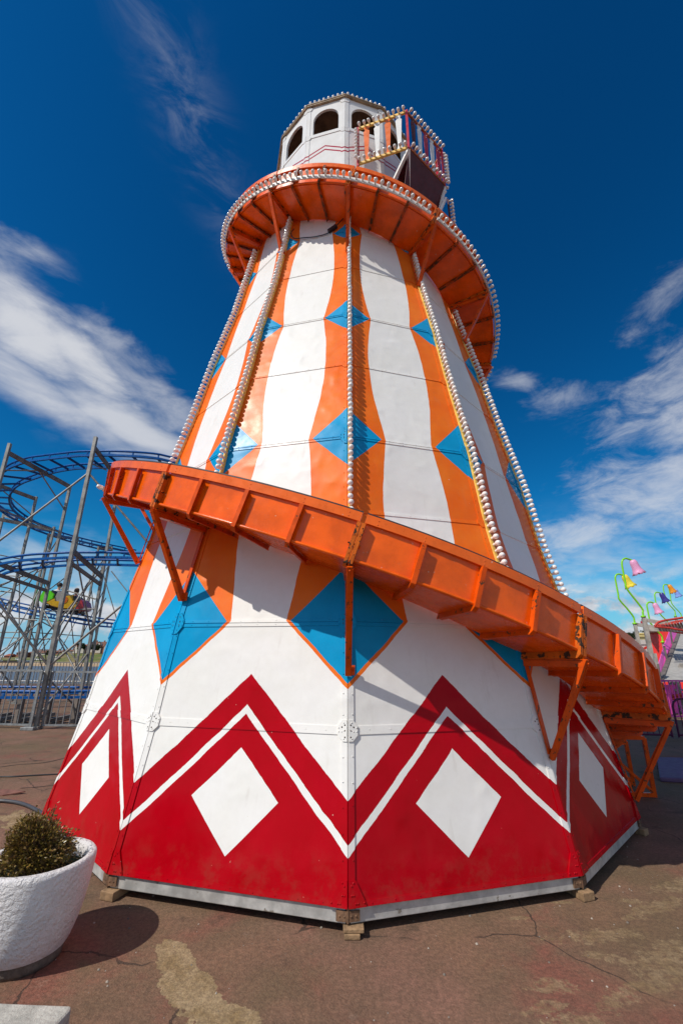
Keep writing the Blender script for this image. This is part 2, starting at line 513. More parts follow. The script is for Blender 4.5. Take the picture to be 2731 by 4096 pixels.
# ------------------------------------------------------------------ ground
def ground_mat():
    m = bpy.data.materials.new('worn_asphalt')
    m.use_nodes = True
    k = N(m.node_tree)
    b = k.new('ShaderNodeBsdfPrincipled')
    o = k.new('ShaderNodeOutputMaterial')
    k.t.links.new(b.outputs[0], o.inputs[0])
    obj = k.new('ShaderNodeTexCoord').outputs['Object']
    big = k.ramp(k.noise(obj, 0.55, 5, 0.6), 0.35, 0.65)
    mid = k.ramp(k.noise(obj, 2.6, 6, 0.65), 0.32, 0.7)
    fin = k.ramp(k.noise(obj, 42.0, 6, 0.85), 0.38, 0.60)
    grit = k.noise(obj, 230.0, 3, 0.8)
    c = k.mix(big, (0.225, 0.132, 0.074, 1), (0.285, 0.145, 0.100, 1))
    c = k.mix(k.mul(mid, 0.6), c, (0.125, 0.086, 0.050, 1))
    redd = k.ramp(k.noise(obj, 1.25, 5, 0.62, 0.6), 0.52, 0.68)
    c = k.mix(k.mul(redd, 0.75), c, (0.265, 0.088, 0.062, 1))
    olive = k.ramp(k.noise(obj, 0.8, 4, 0.6, 0.5), 0.50, 0.66)
    c = k.mix(k.mul(olive, 0.6), c, (0.150, 0.112, 0.055, 1))
    dark = k.ramp(k.noise(obj, 1.9, 6, 0.65, 0.8), 0.56, 0.70)
    c = k.mix(k.mul(dark, 0.75), c, (0.060, 0.040, 0.027, 1))
    pale = k.ramp(k.noise(obj, 3.3, 7, 0.72, 0.4), 0.62, 0.74)
    c = k.mix(k.mul(pale, 0.55), c, (0.36, 0.26, 0.19, 1))
    vc = k.new('ShaderNodeTexVoronoi', feature='DISTANCE_TO_EDGE')
    wv = k.new('ShaderNodeMapping'); k.put(wv.inputs[0], obj)
    wn = k.new('ShaderNodeTexNoise'); k.put(wn.inputs['Vector'], obj); wn.inputs['Scale'].default_value = 1.6; wn.inputs['Detail'].default_value = 6
    k.put(vc.inputs['Vector'], k.vm('ADD', obj, k.vm('MULTIPLY', wn.outputs[1], (0.5, 0.5, 0.5))))
    vc.inputs['Scale'].default_value = 0.55
    crack = k.mul(k.lt(vc.outputs[0], 0.0035), k.ramp(k.noise(obj, 1.1, 3), 0.45, 0.55))
    c = k.mix(k.mul(crack, 0.8), c, (0.03, 0.022, 0.018, 1))
    # old red paint left on the right and beige screed showing through
    sp = k.new('ShaderNodeSeparateXYZ'); k.put(sp.inputs[0], obj)
    def blob(x, y, rx, ry, ang=0):
        a = R_(ang)
        dx = k.sub(sp.outputs[0], x); dy = k.sub(sp.outputs[1], y)
        u = k.m('DIVIDE', k.add(k.mul(dx, math.cos(a)), k.mul(dy, math.sin(a))), rx)
        v = k.m('DIVIDE', k.sub(k.mul(dy, math.cos(a)), k.mul(dx, math.sin(a))), ry)
        return k.m('SQRT', k.add(k.mul(u, u), k.mul(v, v)))
    edge = k.add(k.mul(k.sub(k.noise(obj, 6.5, 8, 0.72), 0.5), 1.9), k.mul(k.sub(k.noise(obj, 3.1, 3, 0.6), 0.5), 1.4))
    edge2 = k.mul(k.sub(k.noise(obj, 10.0, 9, 0.78), 0.5), 3.6)
    sc = None
    for (x, y, rx, ry, a) in SCREED:
        d = k.lt(k.add(blob(x, y, rx, ry, a), edge), 1.0)
        sc = d if sc is None else k.m('MAXIMUM', sc, d)
    br = None
    for (x, y, rx, ry, a) in BROKEN:
        d = k.lt(k.add(blob(x, y, rx, ry, a), edge2), 0.8)
        br = d if br is None else k.m('MAXIMUM', br, d)
    br = k.mul(br, k.ramp(k.noise(obj, 22.0, 7, 0.75), 0.42, 0.53))
    scol = k.mix(k.ramp(k.noise(obj, 9.0, 6, 0.65), 0.3, 0.7), (0.27, 0.185, 0.085, 1), (0.42, 0.31, 0.175, 1))
    c = k.mix(k.m('MAXIMUM', sc, k.mul(br, 0.62)), c, scol)
    spk = k.ramp(k.noise(obj, 120.0, 2, 0.6), 0.735, 0.76)
    spk2 = k.mul(spk, k.ramp(k.noise(obj, 6.0, 3, 0.6), 0.4, 0.7))
    c = k.mix(k.mul(spk2, 0.75), c, (0.50, 0.45, 0.40, 1))
    c = k.mix(k.ramp(k.noise(obj, 34.0, 2, 0.55), 0.79, 0.81), c, (0.48, 0.43, 0.38, 1))
    c = k.mix(k.mul(fin, 0.50), c, (0.050, 0.032, 0.022, 1))
    c = k.mix(k.mul(k.ramp(grit, 0.54, 0.64), 0.34), c, (0.33, 0.25, 0.20, 1))
    k.put(b.inputs['Base Color'], c)
    b.inputs['Roughness'].default_value = 0.86
    b.inputs['Specular IOR Level'].default_value = 0.25
    vo = k.new('ShaderNodeTexVoronoi')
    k.put(vo.inputs['Vector'], obj); vo.inputs['Scale'].default_value = 95
    h = k.add(k.mul(k.noise(obj, 180, 3, 0.7), 0.0035), k.mul(vo.outputs[0], 0.0022))
    h = k.add(h, k.mul(k.noise(obj, 9, 5, 0.6), 0.006))
    h = k.add(h, k.mul(sc, -0.006))
    bp = k.new('ShaderNodeBump'); bp.inputs['Distance'].default_value = 1.0; bp.inputs['Strength'].default_value = 0.85
    k.put(bp.inputs['Height'], h); k.put(b.inputs['Normal'], bp.outputs[0])
    return m
# screed patches: centre, radii, turn, in metres on the ground
SCREED = [(-0.80, 2.78, 0.18, 0.085, -50), (-0.66, 2.56, 0.24, 0.10, -52), (-0.42, 2.34, 0.26, 0.11, -45), (-0.16, 2.12, 0.25, 0.10, -43), (-2.75, 4.62, 0.42, 0.17, -35), (-2.2, 4.05, 0.22, 0.08, -40)]
BROKEN = [(1.42, 2.99, .30, .07, 8), (1.95, 3.30, .36, .07, 25), (1.38, 2.80, .16, .05, -20), (1.66, 2.80, .30, .13, 30), (1.48, 2.62, .28, .06, 15), (0.98, 2.60, .15, .06, -10), (0.90, 2.48, .13, .04, 20), (1.0, 2.40, .22, .05, 10), (1.25, 2.52, .16, .05, 25), (1.04, 3.16, .10, .025, 10), (1.83, 3.36, .12, .04, 0), (1.37, 3.34, .10, .02, 0), (2.4, 3.6, .4, .1, 20), (-2.6, 3.5, .5, .05, 10), (-2.0, 4.5, .35, .04, 10), (1.0, 2.2, .4, .06, 10)]
MT['ground'] = ground_mat()
g = MB()
# fairground sheet: the promenade edge drops to the beach on the left, the town side runs on to the right
def sheet(x0, x1, y0, y1, nx, ny):
    xs = [x0 + (x1 - x0) * i / nx for i in range(nx + 1)]
    ys = [y0 + (y1 - y0) * i / ny for i in range(ny + 1)]
    g.mesh([(x, y, 0) for y in ys for x in xs], [(j * (nx + 1) + i, j * (nx + 1) + i + 1, (j + 1) * (nx + 1) + i + 1, (j + 1) * (nx + 1) + i) for j in range(ny) for i in range(nx)])
sheet(-260, 400, -60, 25, 66, 9)
sheet(2, 400, 25, 420, 20, 20)
g.face([(-260, 25, 0), (2, 25, 0), (2, 25, -6), (-260, 25, -6)])
g.face([(2, 25, 0), (2, 420, 0), (2, 420, -6), (2, 25, -6)])
tag(g.build('ground', MT['ground']), kind='structure')

# ------------------------------------------------------------------ the helter skelter
CX, CY, ROT = 0.0229, 5.9546, R_(0.61)
RINGS = [(0.12, 2.99), (0.976, 2.808), (1.671, 2.696), (2.594, 2.478), (3.35, 2.356), (4.288, 2.145), (5.072, 1.992), (6.0, 1.776), (6.745, 1.645), (7.62, 1.50)]
STEP = math.pi / 6
def ang(k): return ROT + k * STEP
def cyl(k, R, z): return Vector((CX + R * math.sin(ang(k)), CY - R * math.cos(ang(k)), z))
def outn(k): return Vector((math.sin(ang(k)), -math.cos(ang(k)), 0))
def lerp_tab(tab, x):
    if x <= tab[0][0]: return tab[0][1]
    for (a, b), (c, d) in zip(tab, tab[1:]):
        if x <= c: return b + (d - b) * (x - a) / (c - a)
    return tab[-1][1]
def Rt(z): return lerp_tab(RINGS, z)
tower = thing('helter_skelter', 'tall tapering white, orange, red and blue fairground slide tower with a spiral orange chute', 'helter skelter', (CX, CY, 0))

def fp(k, s, z, off=0.0):
    """point on face k..k+1 at s in -1..1, height z, lifted off the sheet"""
    R = Rt(z)
    a, b = cyl(k, R, z), cyl(k + 1, R, z)
    p = a.lerp(b, (s + 1) / 2)
    if off:
        z2 = z + 0.02 if z < 7.6 else z - 0.02
        q = cyl(k, Rt(z2), z2)
        e = (b - a).normalized(); u = (q - a) * (1 if z2 > z else -1)
        nn = e.cross(u).normalized()
        p = p + nn * off
    return p
def hw(z): return Rt(z) * math.sin(math.pi / 12)

for k in range(-6, 6):
    for (z0, R0), (z1, R1) in zip(RINGS, RINGS[1:]):
        b = MB()
        nu, nv = 12, 6
        vs, uv = [], []
        for j in range(nv + 1):
            for i in range(nu + 1):
                s_ = -1 + 2 * i / nu; z = z0 + (z1 - z0) * j / nv
                vs.append(fp(k, s_, z)); uv.append((s_, z))
        fs = [(j * (nu + 1) + i, j * (nu + 1) + i + 1, (j + 1) * (nu + 1) + i + 1, (j + 1) * (nu + 1) + i) for j in range(nv) for i in range(nu)]
        b.v = [Vector(p) for p in vs]; b.f = [list(f) for f in fs]
        b.uv = [[uv[i] for i in f] for f in fs]; b.mi = [0] * len(fs); b.sm = [True] * len(fs)
        b.build('wall_panel', MT['wall'], tower)

# flanges, gussets and rivets over the seams (painted over with the same pattern)
def plate(b, k, poly, off=0.004, th=0.005):
    """poly: (distance in m from ridge k along face k (positive) or k-1 (negative), z)"""
    face = k if poly[0][0] + poly[1][0] + poly[2][0] > 0 else k - 1
    P, U = [], []
    for d, z in poly:
        h = hw(z)
        s_ = -1 + d / h if face == k else 1 + d / h
        P.append((face, s_, z)); U.append((s_, z))
    top = [fp(f, s_, z, off + th) for f, s_, z in P]
    bot = [fp(f, s_, z, 0.0005) for f, s_, z in P]
    m_ = len(P)
    nrm = (top[0] - bot[0])
    # orient
    acc = Vector((0, 0, 0))
    for i in range(m_): acc += (top[i] - top[0]).cross(top[(i + 1) % m_] - top[0])
    if acc.dot(nrm) < 0:
        top.reverse(); bot.reverse(); U.reverse()
    b.face(top, U)
    for i in range(m_):
        j = (i + 1) % m_
        b.face([bot[i], bot[j], top[j], top[i]], [U[i], U[j], U[j], U[i]])
def rivet(b, k, d, z, r=0.006, mi=0, off=0.009):
    h = hw(z)
    face = k if d > 0 else k - 1
    s_ = -1 + d / h if d > 0 else 1 + d / h
    p = fp(face, s_, z, off); q = fp(face, s_, z, off + 0.01)
    b.dome(p, q - p, r, seg=6, mi=mi, uvf=(lambda v: (s_, z)) if mi == 0 else None)
for k in range(-6, 6):
    b = MB()
    rw = 0.040
    seg = [(0.12, 1.0)]
    zs = [0.125, 0.30, 0.50, 0.70, 0.88, 1.07, 1.25, 1.45, 1.60, 1.76, 2.0, 2.3, 2.594, 2.85, 3.1, 3.35, 3.7, 4.0, 4.288, 4.55, 4.8, 5.072, 5.4, 5.7, 6.0, 6.25, 6.5, 6.745, 7.0, 7.3]
    for sgn in (1, -1):
        for a, c in zip(zs, zs[1:]):
            plate(b, k, [(sgn * 0.0015, a), (sgn * rw, a), (sgn * rw, c), (sgn * 0.0015, c)], 0.003, 0.004)
        z = 0.20
        while z < 7.0:
            rivet(b, k, sgn * rw * 0.72, z + random.uniform(-.01, .01), 0.0045)
            z += 0.125
    b.build('corner_flange', MT['wall'], tower)
    if abs(k) > 3: continue
    b = MB()
    for sgn in (1, -1):
        plate(b, k, [(sgn * .002, .122), (sgn * .105, .122), (sgn * .100, .140), (sgn * .042, .238), (sgn * .002, .238)], 0.008, 0.004)
        for d, z in ((.030, .228), (.018, .215), (.030, .175), (.018, .175), (.055, .140), (.092, .140), (.042, .14)):
            rivet(b, k, sgn * d, z, 0.0055, off=0.0125)
    b.build('base_gusset', MT['wall'], tower)
    b = MB(); zc = 0.976
    for sgn in (1, -1):
        plate(b, k, [(sgn * .002, zc - .062), (sgn * .030, zc - .062), (sgn * .064, zc - .028), (sgn * .064, zc + .026), (sgn * .032, zc + .062), (sgn * .002, zc + .062)], 0.009, 0.005)
        for i_, (d, z) in enumerate(((.022, .045), (.016, .032), (.035, .02), (.056, .016), (.056, -.006), (.016, 0), (.022, 0), (.036, -.006), (.016, -.038), (.024, -.046))):
            rivet(b, k, sgn * d, zc + z, 0.0055, mi=1 if i_ in (1, 2, 5, 8) else 0, off=0.0145)
    b.build('joint_plate', [MT['wall'], MT['bolt']], tower)
    for zc, q in ((1.671, 1.0), (3.35, 1.0), (5.072, 0.85), (6.745, 0.75)):
        b = MB()
        for sgn in (1, -1):
            plate(b, k, [(sgn * .002, zc - .082 * q), (sgn * .026 * q, zc - .082 * q), (sgn * .066 * q, zc - .022 * q), (sgn * .066 * q, zc + .022 * q), (sgn * .026 * q, zc + .082 * q), (sgn * .002, zc + .082 * q)], 0.009, 0.005)
            for i_, (d, z) in enumerate(((.058, .012), (.058, .022), (.03, .012), (.030, .02), (.02, .05), (.02, .076), (.058, -.012), (.058, -.02), (.03, -.012), (.03, -.022), (.02, -.05), (.02, -.076))):
                rivet(b, k, sgn * d * q, zc + z * q, 0.0042 * q, mi=1 if i_ in (2, 4, 8) else 0, off=0.0145)
        b.build('joint_plate', [MT['wall'], MT['bolt']], tower)
    for zc in (2.594, 4.288, 6.0):
        b = MB()
        for sgn in (1, -1):
            plate(b, k, [(sgn * .002, zc - .042), (sgn * .03, zc - .042), (sgn * .06, zc - .004), (sgn * .06, zc + .03), (sgn * .002, zc + .034)], 0.009, 0.004)
            for d, z in ((.022, .02), (.04, .02), (.022, -.005), (.04, -.002), (.022, -.03)):
                rivet(b, k, sgn * d, zc + z, 0.004, off=0.0135)
        b.build('joint_plate', MT['wall'], tower)
# horizontal seams, one ring of flats per joint
for zi, (zc, lo, hi) in enumerate([(0.135, -.013, .012), (0.976, -.024, .026), (1.671, -.026, -.003), (1.671, .003, .026), (2.594, -.016, .014), (3.35, -.022, -.003), (3.35, .003, .018), (4.288, -.004, .020), (5.072, -.020, -.003), (5.072, .003, .014), (6.0, -.004, .016), (6.745, -.018, -.002), (6.745, .002, .014)]):
    b = MB()
    for k in range(-6, 6):
        n_ = 12
        for i in range(n_):
            s0, s1 = -0.985 + 1.97 * i / n_, -0.985 + 1.97 * (i + 1) / n_
            za, zb = zc + lo, zc + hi
            A = [fp(k, s0, za, .0055), fp(k, s1, za, .0055), fp(k, s1, zb, .0045), fp(k, s0, zb, .0045)]
            b.face(A, [(s0, za), (s1, za), (s1, zb), (s0, zb)])
            b.face([fp(k, s0, za, .0), fp(k, s1, za, .0), A[1], A[0]], [(s0, za), (s1, za), (s1, za), (s0, za)])
            b.face([A[3], A[2], fp(k, s1, zb, .0), fp(k, s0, zb, .0)], [(s0, zb), (s1, zb), (s1, zb), (s0, zb)])
        L = 2 * hw(zc); cnt = max(5, int(L / 0.135))
        if k in (-4, -3, -2, -1, 0, 1, 2):
            for i in range(1, cnt):
                d = L * i / cnt + random.uniform(-.008, .008)
                rivet(b, k, d, zc + (lo + hi) / 2 + random.uniform(-.003, .003), 0.0038, off=0.006)
    b.build('seam_flange', MT['wall'], tower)

# base rail, rusty corner hinges
for k in range(-6, 6):
    b = MB()
    A, B = cyl(k, 2.972, 0.085), cyl(k + 1, 2.972, 0.085)
    nn = (outn(k) + outn(k + 1)).normalized()
    e = (B - A).normalized()
    b.obox((A + B) / 2 - nn * 0.02, e * ((B - A).length / 2 - 0.012), nn * 0.028, Vector((0, 0, 0.036)))
    b.build('base_rail', MT['rail'], tower, bevel=0.004)
    b = MB()
    P = cyl(k, 2.985, 0.0)
    for sgn, nn2 in ((1, nn), (-1, (outn(k) + outn(k - 1)).normalized())):
        e2 = (cyl(k + sgn, 2.9, 0) - cyl(k, 2.9, 0)).normalized()
        c = P + e2 * 0.036 + Vector((0, 0, 0.086)) + nn2 * 0.004
        b.obox(c, e2 * 0.030, nn2 * 0.004, Vector((0, 0, 0.024)))
        for q in (.018, .045):
            b.dome(P + e2 * q + Vector((0, 0, 0.086)) + nn2 * 0.008, nn2, 0.006, seg=6)
    b.tube([P + Vector((0, 0, 0.055)), P + Vector((0, 0, 0.125))], 0.0085, 8)
    b.bar(P + Vector((0, 0, 0.122)), P + Vector((0, 0, 0.122)) + (cyl(k + 1, 2.985, 0) - P).normalized() * 0.045, 0.012, 0.012)
    b.build('hinge', MT['rustplate'], tower)

# timber packing under the corners: things of their own
blocks = []
for k, lab in ((0, 'split timber block under the front corner of the slide tower'), (-1, 'timber block under the tower corner beside the white planter'), (1, 'single timber block under the right front corner of the tower'), (2, 'timber block in the shade under the far right tower corner')):
    t = thing('timber_block', lab, 'wood block', cyl(k, 2.95, 0), 'timber packing blocks under the tower corners')
    u = outn(k); e = Vector((u.y * -1, u.x, 0)); 
    sw = {0: 1.0, -1: 1.15, 1: 1.05, 2: 1.0}[k]
    e = (e * math.cos(.2 * k) + u * math.sin(.2 * k)); u = Vector((e.y, -e.x, 0))
    if u.dot(outn(k)) < 0: u = -u
    b = MB()
    c = cyl(k, 2.90, 0)
    lo_h = 0.026 if k == 0 else 0.0475
    b.obox(c + Vector((0, 0, lo_h / 2 + .0005)) + e * 0.022, e * 0.043 * sw, u * 0.125, Vector((0, 0, lo_h / 2)))
    b.build('lower_block', MT['wood'], t, bevel=0.005)
    if k == 0:
        b = MB()
        b.obox(c + Vector((0, 0, 0.0375)) + e * 0.030 + u * 0.010, e * 0.056, u * 0.11, Vector((0, 0, 0.010)))
        b.build('upper_block', MT['wood'], t, bevel=0.004)

# ---- spiral chute
Rtab = [(-6, 1.87), (-5, 1.89), (-4, 1.92), (-3, 1.95), (-2, 1.98), (-1, 2.005), (0, 2.07), (1, 2.145), (2, 2.235), (5, 2.49), (8, 2.78), (10, 2.95), (11, 3.027), (12, 3.11), (13, 3.195), (14, 3.325), (15, 3.43), (17, 3.60)]
Ztab = [(-6, 8.72), (-5, 8.46), (-4, 8.18), (-3, 7.89), (-2, 7.594), (-1, 7.288), (0, 6.972), (1, 6.644), (2, 6.311), (3, 5.965), (4, 5.605), (5, 5.225), (6, 4.83), (7, 4.42), (8, 4.0), (9, 3.56), (10, 3.09), (11, 2.581), (12, 2.04), (13, 1.487), (14, 0.975), (15, 0.56), (15.6, 0.36), (17, 0.2)]
def smooth_tab(tab, x):
    return (lerp_tab(tab, x - .35) + lerp_tab(tab, x) * 2 + lerp_tab(tab, x + .35)) / 4
def HP(k): 
    return cyl(k, lerp_tab(Rtab, k), lerp_tab(Ztab, k))
def HF(k):
    P = HP(k)
    t = (HP(k + .25) - HP(k - .25)).normalized()
    nn = outn(k); nn = (nn - t * nn.dot(t)).normalized()
    w = nn.cross(t)
    if w.z < 0: w = -w
    return P, nn, t, w
def hp(k, dn, dw, dt=0.0):
    P, nn, t, w = HF(k)
    return P + nn * dn + w * dw + t * dt
def chw(k):
    z = lerp_tab(Ztab, k)
    return max(0.30, lerp_tab(Rtab, k) - (Rt(z) if z < 7.3 else 1.30) * 0.985)
def sweep(b, ka, kb, prof, steps, smooth=False, round_=False):
    m_ = len(prof(ka)); rows = []
    for i in range(steps + 1):
        k = ka + (kb - ka) * i / steps
        rows.append([hp(k, dn, dw) for dn, dw in prof(k)])
    if round_:
        b.mesh([v for r in rows for v in r], [(i * m_ + j, (i + 1) * m_ + j, (i + 1) * m_ + (j + 1) % m_, i * m_ + (j + 1) % m_) for i in range(steps) for j in range(m_)], 0, True)
    else:
        for j in range(m_):
            j2 = (j + 1) % m_
            b.mesh([v for r in rows for v in (r[j], r[j2])], [(2 * i, 2 * i + 2, 2 * i + 3, 2 * i + 1) for i in range(steps)], 0, True)
    b.face(rows[0]); b.face(list(reversed(rows[-1])))
WH = 0.325
KMIN, KMAX = -5, 15
for k in range(KMIN, KMAX):
    a, c = k + 0.010, k + 0.990
    last = (k == KMAX - 1)
    b = MB()
    sweep(b, a, c, lambda q: [(-chw(q), -.012), (-.004, -.012), (-.004, 0), (-chw(q), 0)], 10, True)
    sweep(b, a, c, lambda q: [(-.012, .001), (.002, .001), (.002, WH), (-.012, WH)], 10, True)
    sweep(b, a, c, lambda q: [(-chw(q), .001), (-chw(q) + .012, .001), (-chw(q) + .012, .09), (-chw(q), .09)], 8, True)
    sec = b.build('chute_section', MT['chute'], tower)
    b = MB(); sweep(b, a, c, lambda q: [(.003, WH - .060), (.024, WH - .060), (.024, WH + .004), (.003, WH + .004)], 12, True)
    for q in (.06, .25, .5, .75, .94):
        for dw in (WH - .018, WH - .045):
            b.dome(hp(k + q, .024, dw), outn(k + q), .0045, seg=6)
    b.build('rim_band', MT['chute_band'], sec)
    b = MB(); sweep(b, a, c, lambda q: [(-.004 + .015 * math.cos(i * math.pi / 4), WH + .012 + .011 * math.sin(i * math.pi / 4)) for i in range(8)], 12, True, True)
    b.build('rubber_edge', MT['rubber'], sec)
    b = MB(); sweep(b, a, c, lambda q: [(.013 + .0125 * math.cos(i * math.pi / 4), -.002 + .0125 * math.sin(i * math.pi / 4)) for i in range(8)], 12, True, True)
    b.build('bottom_tube', MT['chute'], sec)
    for q in ((.25, .5, .75) if k > 6 else (.333, .667)):
        kk = k + q
        P, nn, t, w = HF(kk)
        wd = chw(kk)
        b = MB()
        L1 = [(-wd, -.052), (.012, -.052), (.044, -.024), (.044, WH - .064), (.0025, WH - .064), (.0025, -.0125), (-wd, -.0125)]
        # web and outer flange of an angle iron
        hs = 0.004
        poly = [hp(kk, d, h_, -.014) for d, h_ in L1]
        b.prism(poly, t * 0.006)
        L2 = [(-wd + .03, -.0525), (.0122, -.0525), (.0445, -.0242), (.0445, WH - .0645), (.0385, WH - .0645), (.0385, -.026), (.010, -.0465), (-wd + .03, -.0465)]
        poly = [hp(kk, d, h_, -.008) for d, h_ in L2]
        b.prism(poly, t * 0.026)
        b.build('rib', MT['rib' if k > 6 else 'ribdark'], sec)
    # end frame at joint k
    P, nn, t, w = HF(k)
    wd = chw(k)
    b = MB()
    for s0, s1 in ((-.030, -.004), (.004, .030)):
        L1 = [(-wd, -.062), (.022, -.062), (.046, -.036), (.046, WH - .07), (.0025, WH - .07), (.0025, -.0125), (-wd, -.0125)]
        poly = [hp(k, d, h_, s0) for d, h_ in L1]
        b.prism(poly, t * (s1 - s0))
    for dw in (.03, .16, .22):
        for s_ in (-.018, .018):
            b.dome(hp(k, .046, dw, s_), nn, .006, seg=6)
    b.tube([hp(k, .030, .10, -.045), hp(k, .030, .10, .045)], .006, 6)
    b.build('joint_frame', MT['rust'], sec)

# support brackets at every joint that clears the ground
for k in range(-3, 16):
    z = lerp_tab(Ztab, k)
    zf = z - 0.725
    if k in (-1, -2): zf = z - .80
    if zf < 0.2: zf = 0.22
    P, nn, t, w = HF(k)
    n0 = outn(k); tt = Vector((n0.y * -1, n0.x, 0))
    Rz = Rt(z - .10); Rf = Rt(zf)
    out = cyl(k, lerp_tab(Rtab, k) + .035, z - .088)
    inn = cyl(k, Rz + .012, z - .088)
    foot = cyl(k, Rf + .030, zf)
    inn2 = cyl(k, Rf + .018 + (Rz - Rf) * .12, zf + .09)
    b = MB()
    b.bar(inn, out, .038, .044, (0, 0, 1))
    b.bar(inn + Vector((0, 0, .028)), out + Vector((0, 0, .028)), .055, .006, (0, 0, 1))
    b.bar(out + n0 * .012 + Vector((0, 0, .03)), foot, .036, .030, n0)
    b.bar(out + n0 * .005 + tt * .021 + Vector((0, 0, .02)), foot + tt * .021 - n0 * .012, .005, .044, n0)
    b.bar(cyl(k, Rz + .028, z - .10) - n0 * 0.006, foot + Vector((0, 0, .03)) - n0 * .012, .034, .010, n0)
    b.obox(foot - n0 * .012 + tt * .030 + Vector((0, 0, .03)), tt * .018, n0 * .004, Vector((0, 0, .032)))
    b.dome(foot - n0 * .008 + tt * .038 + Vector((0, 0, .03)), n0, .009, seg=6)
    for q in (.25, .75):
        b.obox(inn.lerp(out, q) + Vector((0, 0, .038)), n0 * .018, tt * .02, Vector((0, 0, .012)))
    b.dome(out + n0 * .027 - Vector((0, 0, .0)), n0, .008, seg=6)
    b.build('bracket', MT['rib'], tower)
# landing frames under the chute's mouth
for k in (14.75, 15.0):
    b = MB()
    zt = lerp_tab(Ztab, k) - .07
    o1, i1 = cyl(k, lerp_tab(Rtab, k) + .05, 0), cyl(k, lerp_tab(Rtab, k) - .50, 0)
    for q in (o1, i1):
        b.bar(q + Vector((0, 0, .01)), q + Vector((0, 0, zt)), .04, .04)
    b.bar(o1 + Vector((0, 0, .03)), i1 + Vector((0, 0, .03)), .04, .04)
    b.bar(o1 + Vector((0, 0, zt)), i1 + Vector((0, 0, zt)), .04, .04)
    b.bar(o1 + Vector((0, 0, .05)), i1 + Vector((0, 0, zt - .03)), .03, .03)
    b.build('exit_frame', MT['rib'], tower)

# ---- bulbs
BULBS = []   # (position, direction, size, strip)
def bulb_mesh():
    b = MB()
    prof = [(.0105, 0), (.0115, .004), (.0118, .012), (.0135, .022), (.0185, .032), (.0225, .041), (.0235, .050), (.0215, .060), (.0165, .068), (.009, .0725), (.0, .074)]
    b.lathe((0, 0, 0), (0, 0, 1), [(r * 1.05, h * 1.04) for r, h in prof], 12)
    return b
# ridge strips
STRIP_OFF = 0.020
strips = {}
for k in range(-6, 6):
    # from just above the lower chute turn to just under the upper one
    klo = k if k >= 0 else k          # upper joint index
    ztop = lerp_tab(Ztab, k) - .02 if k > -5 else 7.1
    zlow_k = k + 12
    zbot = (lerp_tab(Ztab, zlow_k) if zlow_k <= 14 else 0.9) + WH + 0.05
    if k >= 3: zbot = max(zbot, 1.0)
    if k < -1: ztop -= 0.0
    n0 = outn(k); tt = Vector((n0.y * -1, n0.x, 0))
    b = MB(); ys = []
    zz = [zbot]
    for r in RINGS:
        if zbot < r[0] < ztop: zz.append(r[0])
    zz.append(min(ztop, 7.35))
    b2 = MB()
    for za, zb in zip(zz, zz[1:]):
        p, q = cyl(k, Rt(za) + .012, za) + tt * STRIP_OFF, cyl(k, Rt(zb) + .012, zb) + tt * STRIP_OFF
        b.bar(p, q, .030, .024, n0, ext=.001)
    st = b.build('light_strip', MT['yellow'], tower)
    z = zbot + .035
    while z < min(ztop, 7.33) - .03:
        sl_ = (Rt(z + .05) - Rt(z - .05)) / .1
        nrm = (n0 - Vector((0, 0, sl_))).normalized()
        BULBS.append((cyl(k, Rt(z) + .022, z) + tt * (STRIP_OFF + .006), (nrm + Vector((random.uniform(-.09, .09), random.uniform(-.09, .09), random.uniform(-.09, .09)))).normalized(), random.uniform(.97, 1.03), st))
        z += 0.0625 * math.cos(math.atan(sl_))
# rim strings round the chute
for ka, kb in ((-4.4, -3.02), (-2.98, -1.02), (-0.98, 0.93), (1.02, 2.97), (3.08, 4.95), (5.05, 6.95), (7.05, 8.95), (9.05, 9.98)):
    b = MB()
    sweep(b, ka, kb, lambda q: [(.044, .020), (.062, .016), (.064, .068), (.046, .066)], 14, True)
    for q in range(int(math.ceil(ka)), int(kb) + 1):
        b.bar(hp(q, .02, .045), hp(q, .05, .045), .03, .02)
    st = b.build('light_strip', MT['stripwhite'], tower)
    L = 0; q = ka + .02
    while q < kb - .01:
        P, nn, t, w = HF(q)
        if random.random() > .015: BULBS.append((hp(q, .062, .044), (nn + w * random.uniform(.30, .50) + t * random.uniform(-.08, .08)).normalized(), 0.95, st))
        q += 0.074 / (lerp_tab(Rtab, q) * STEP)

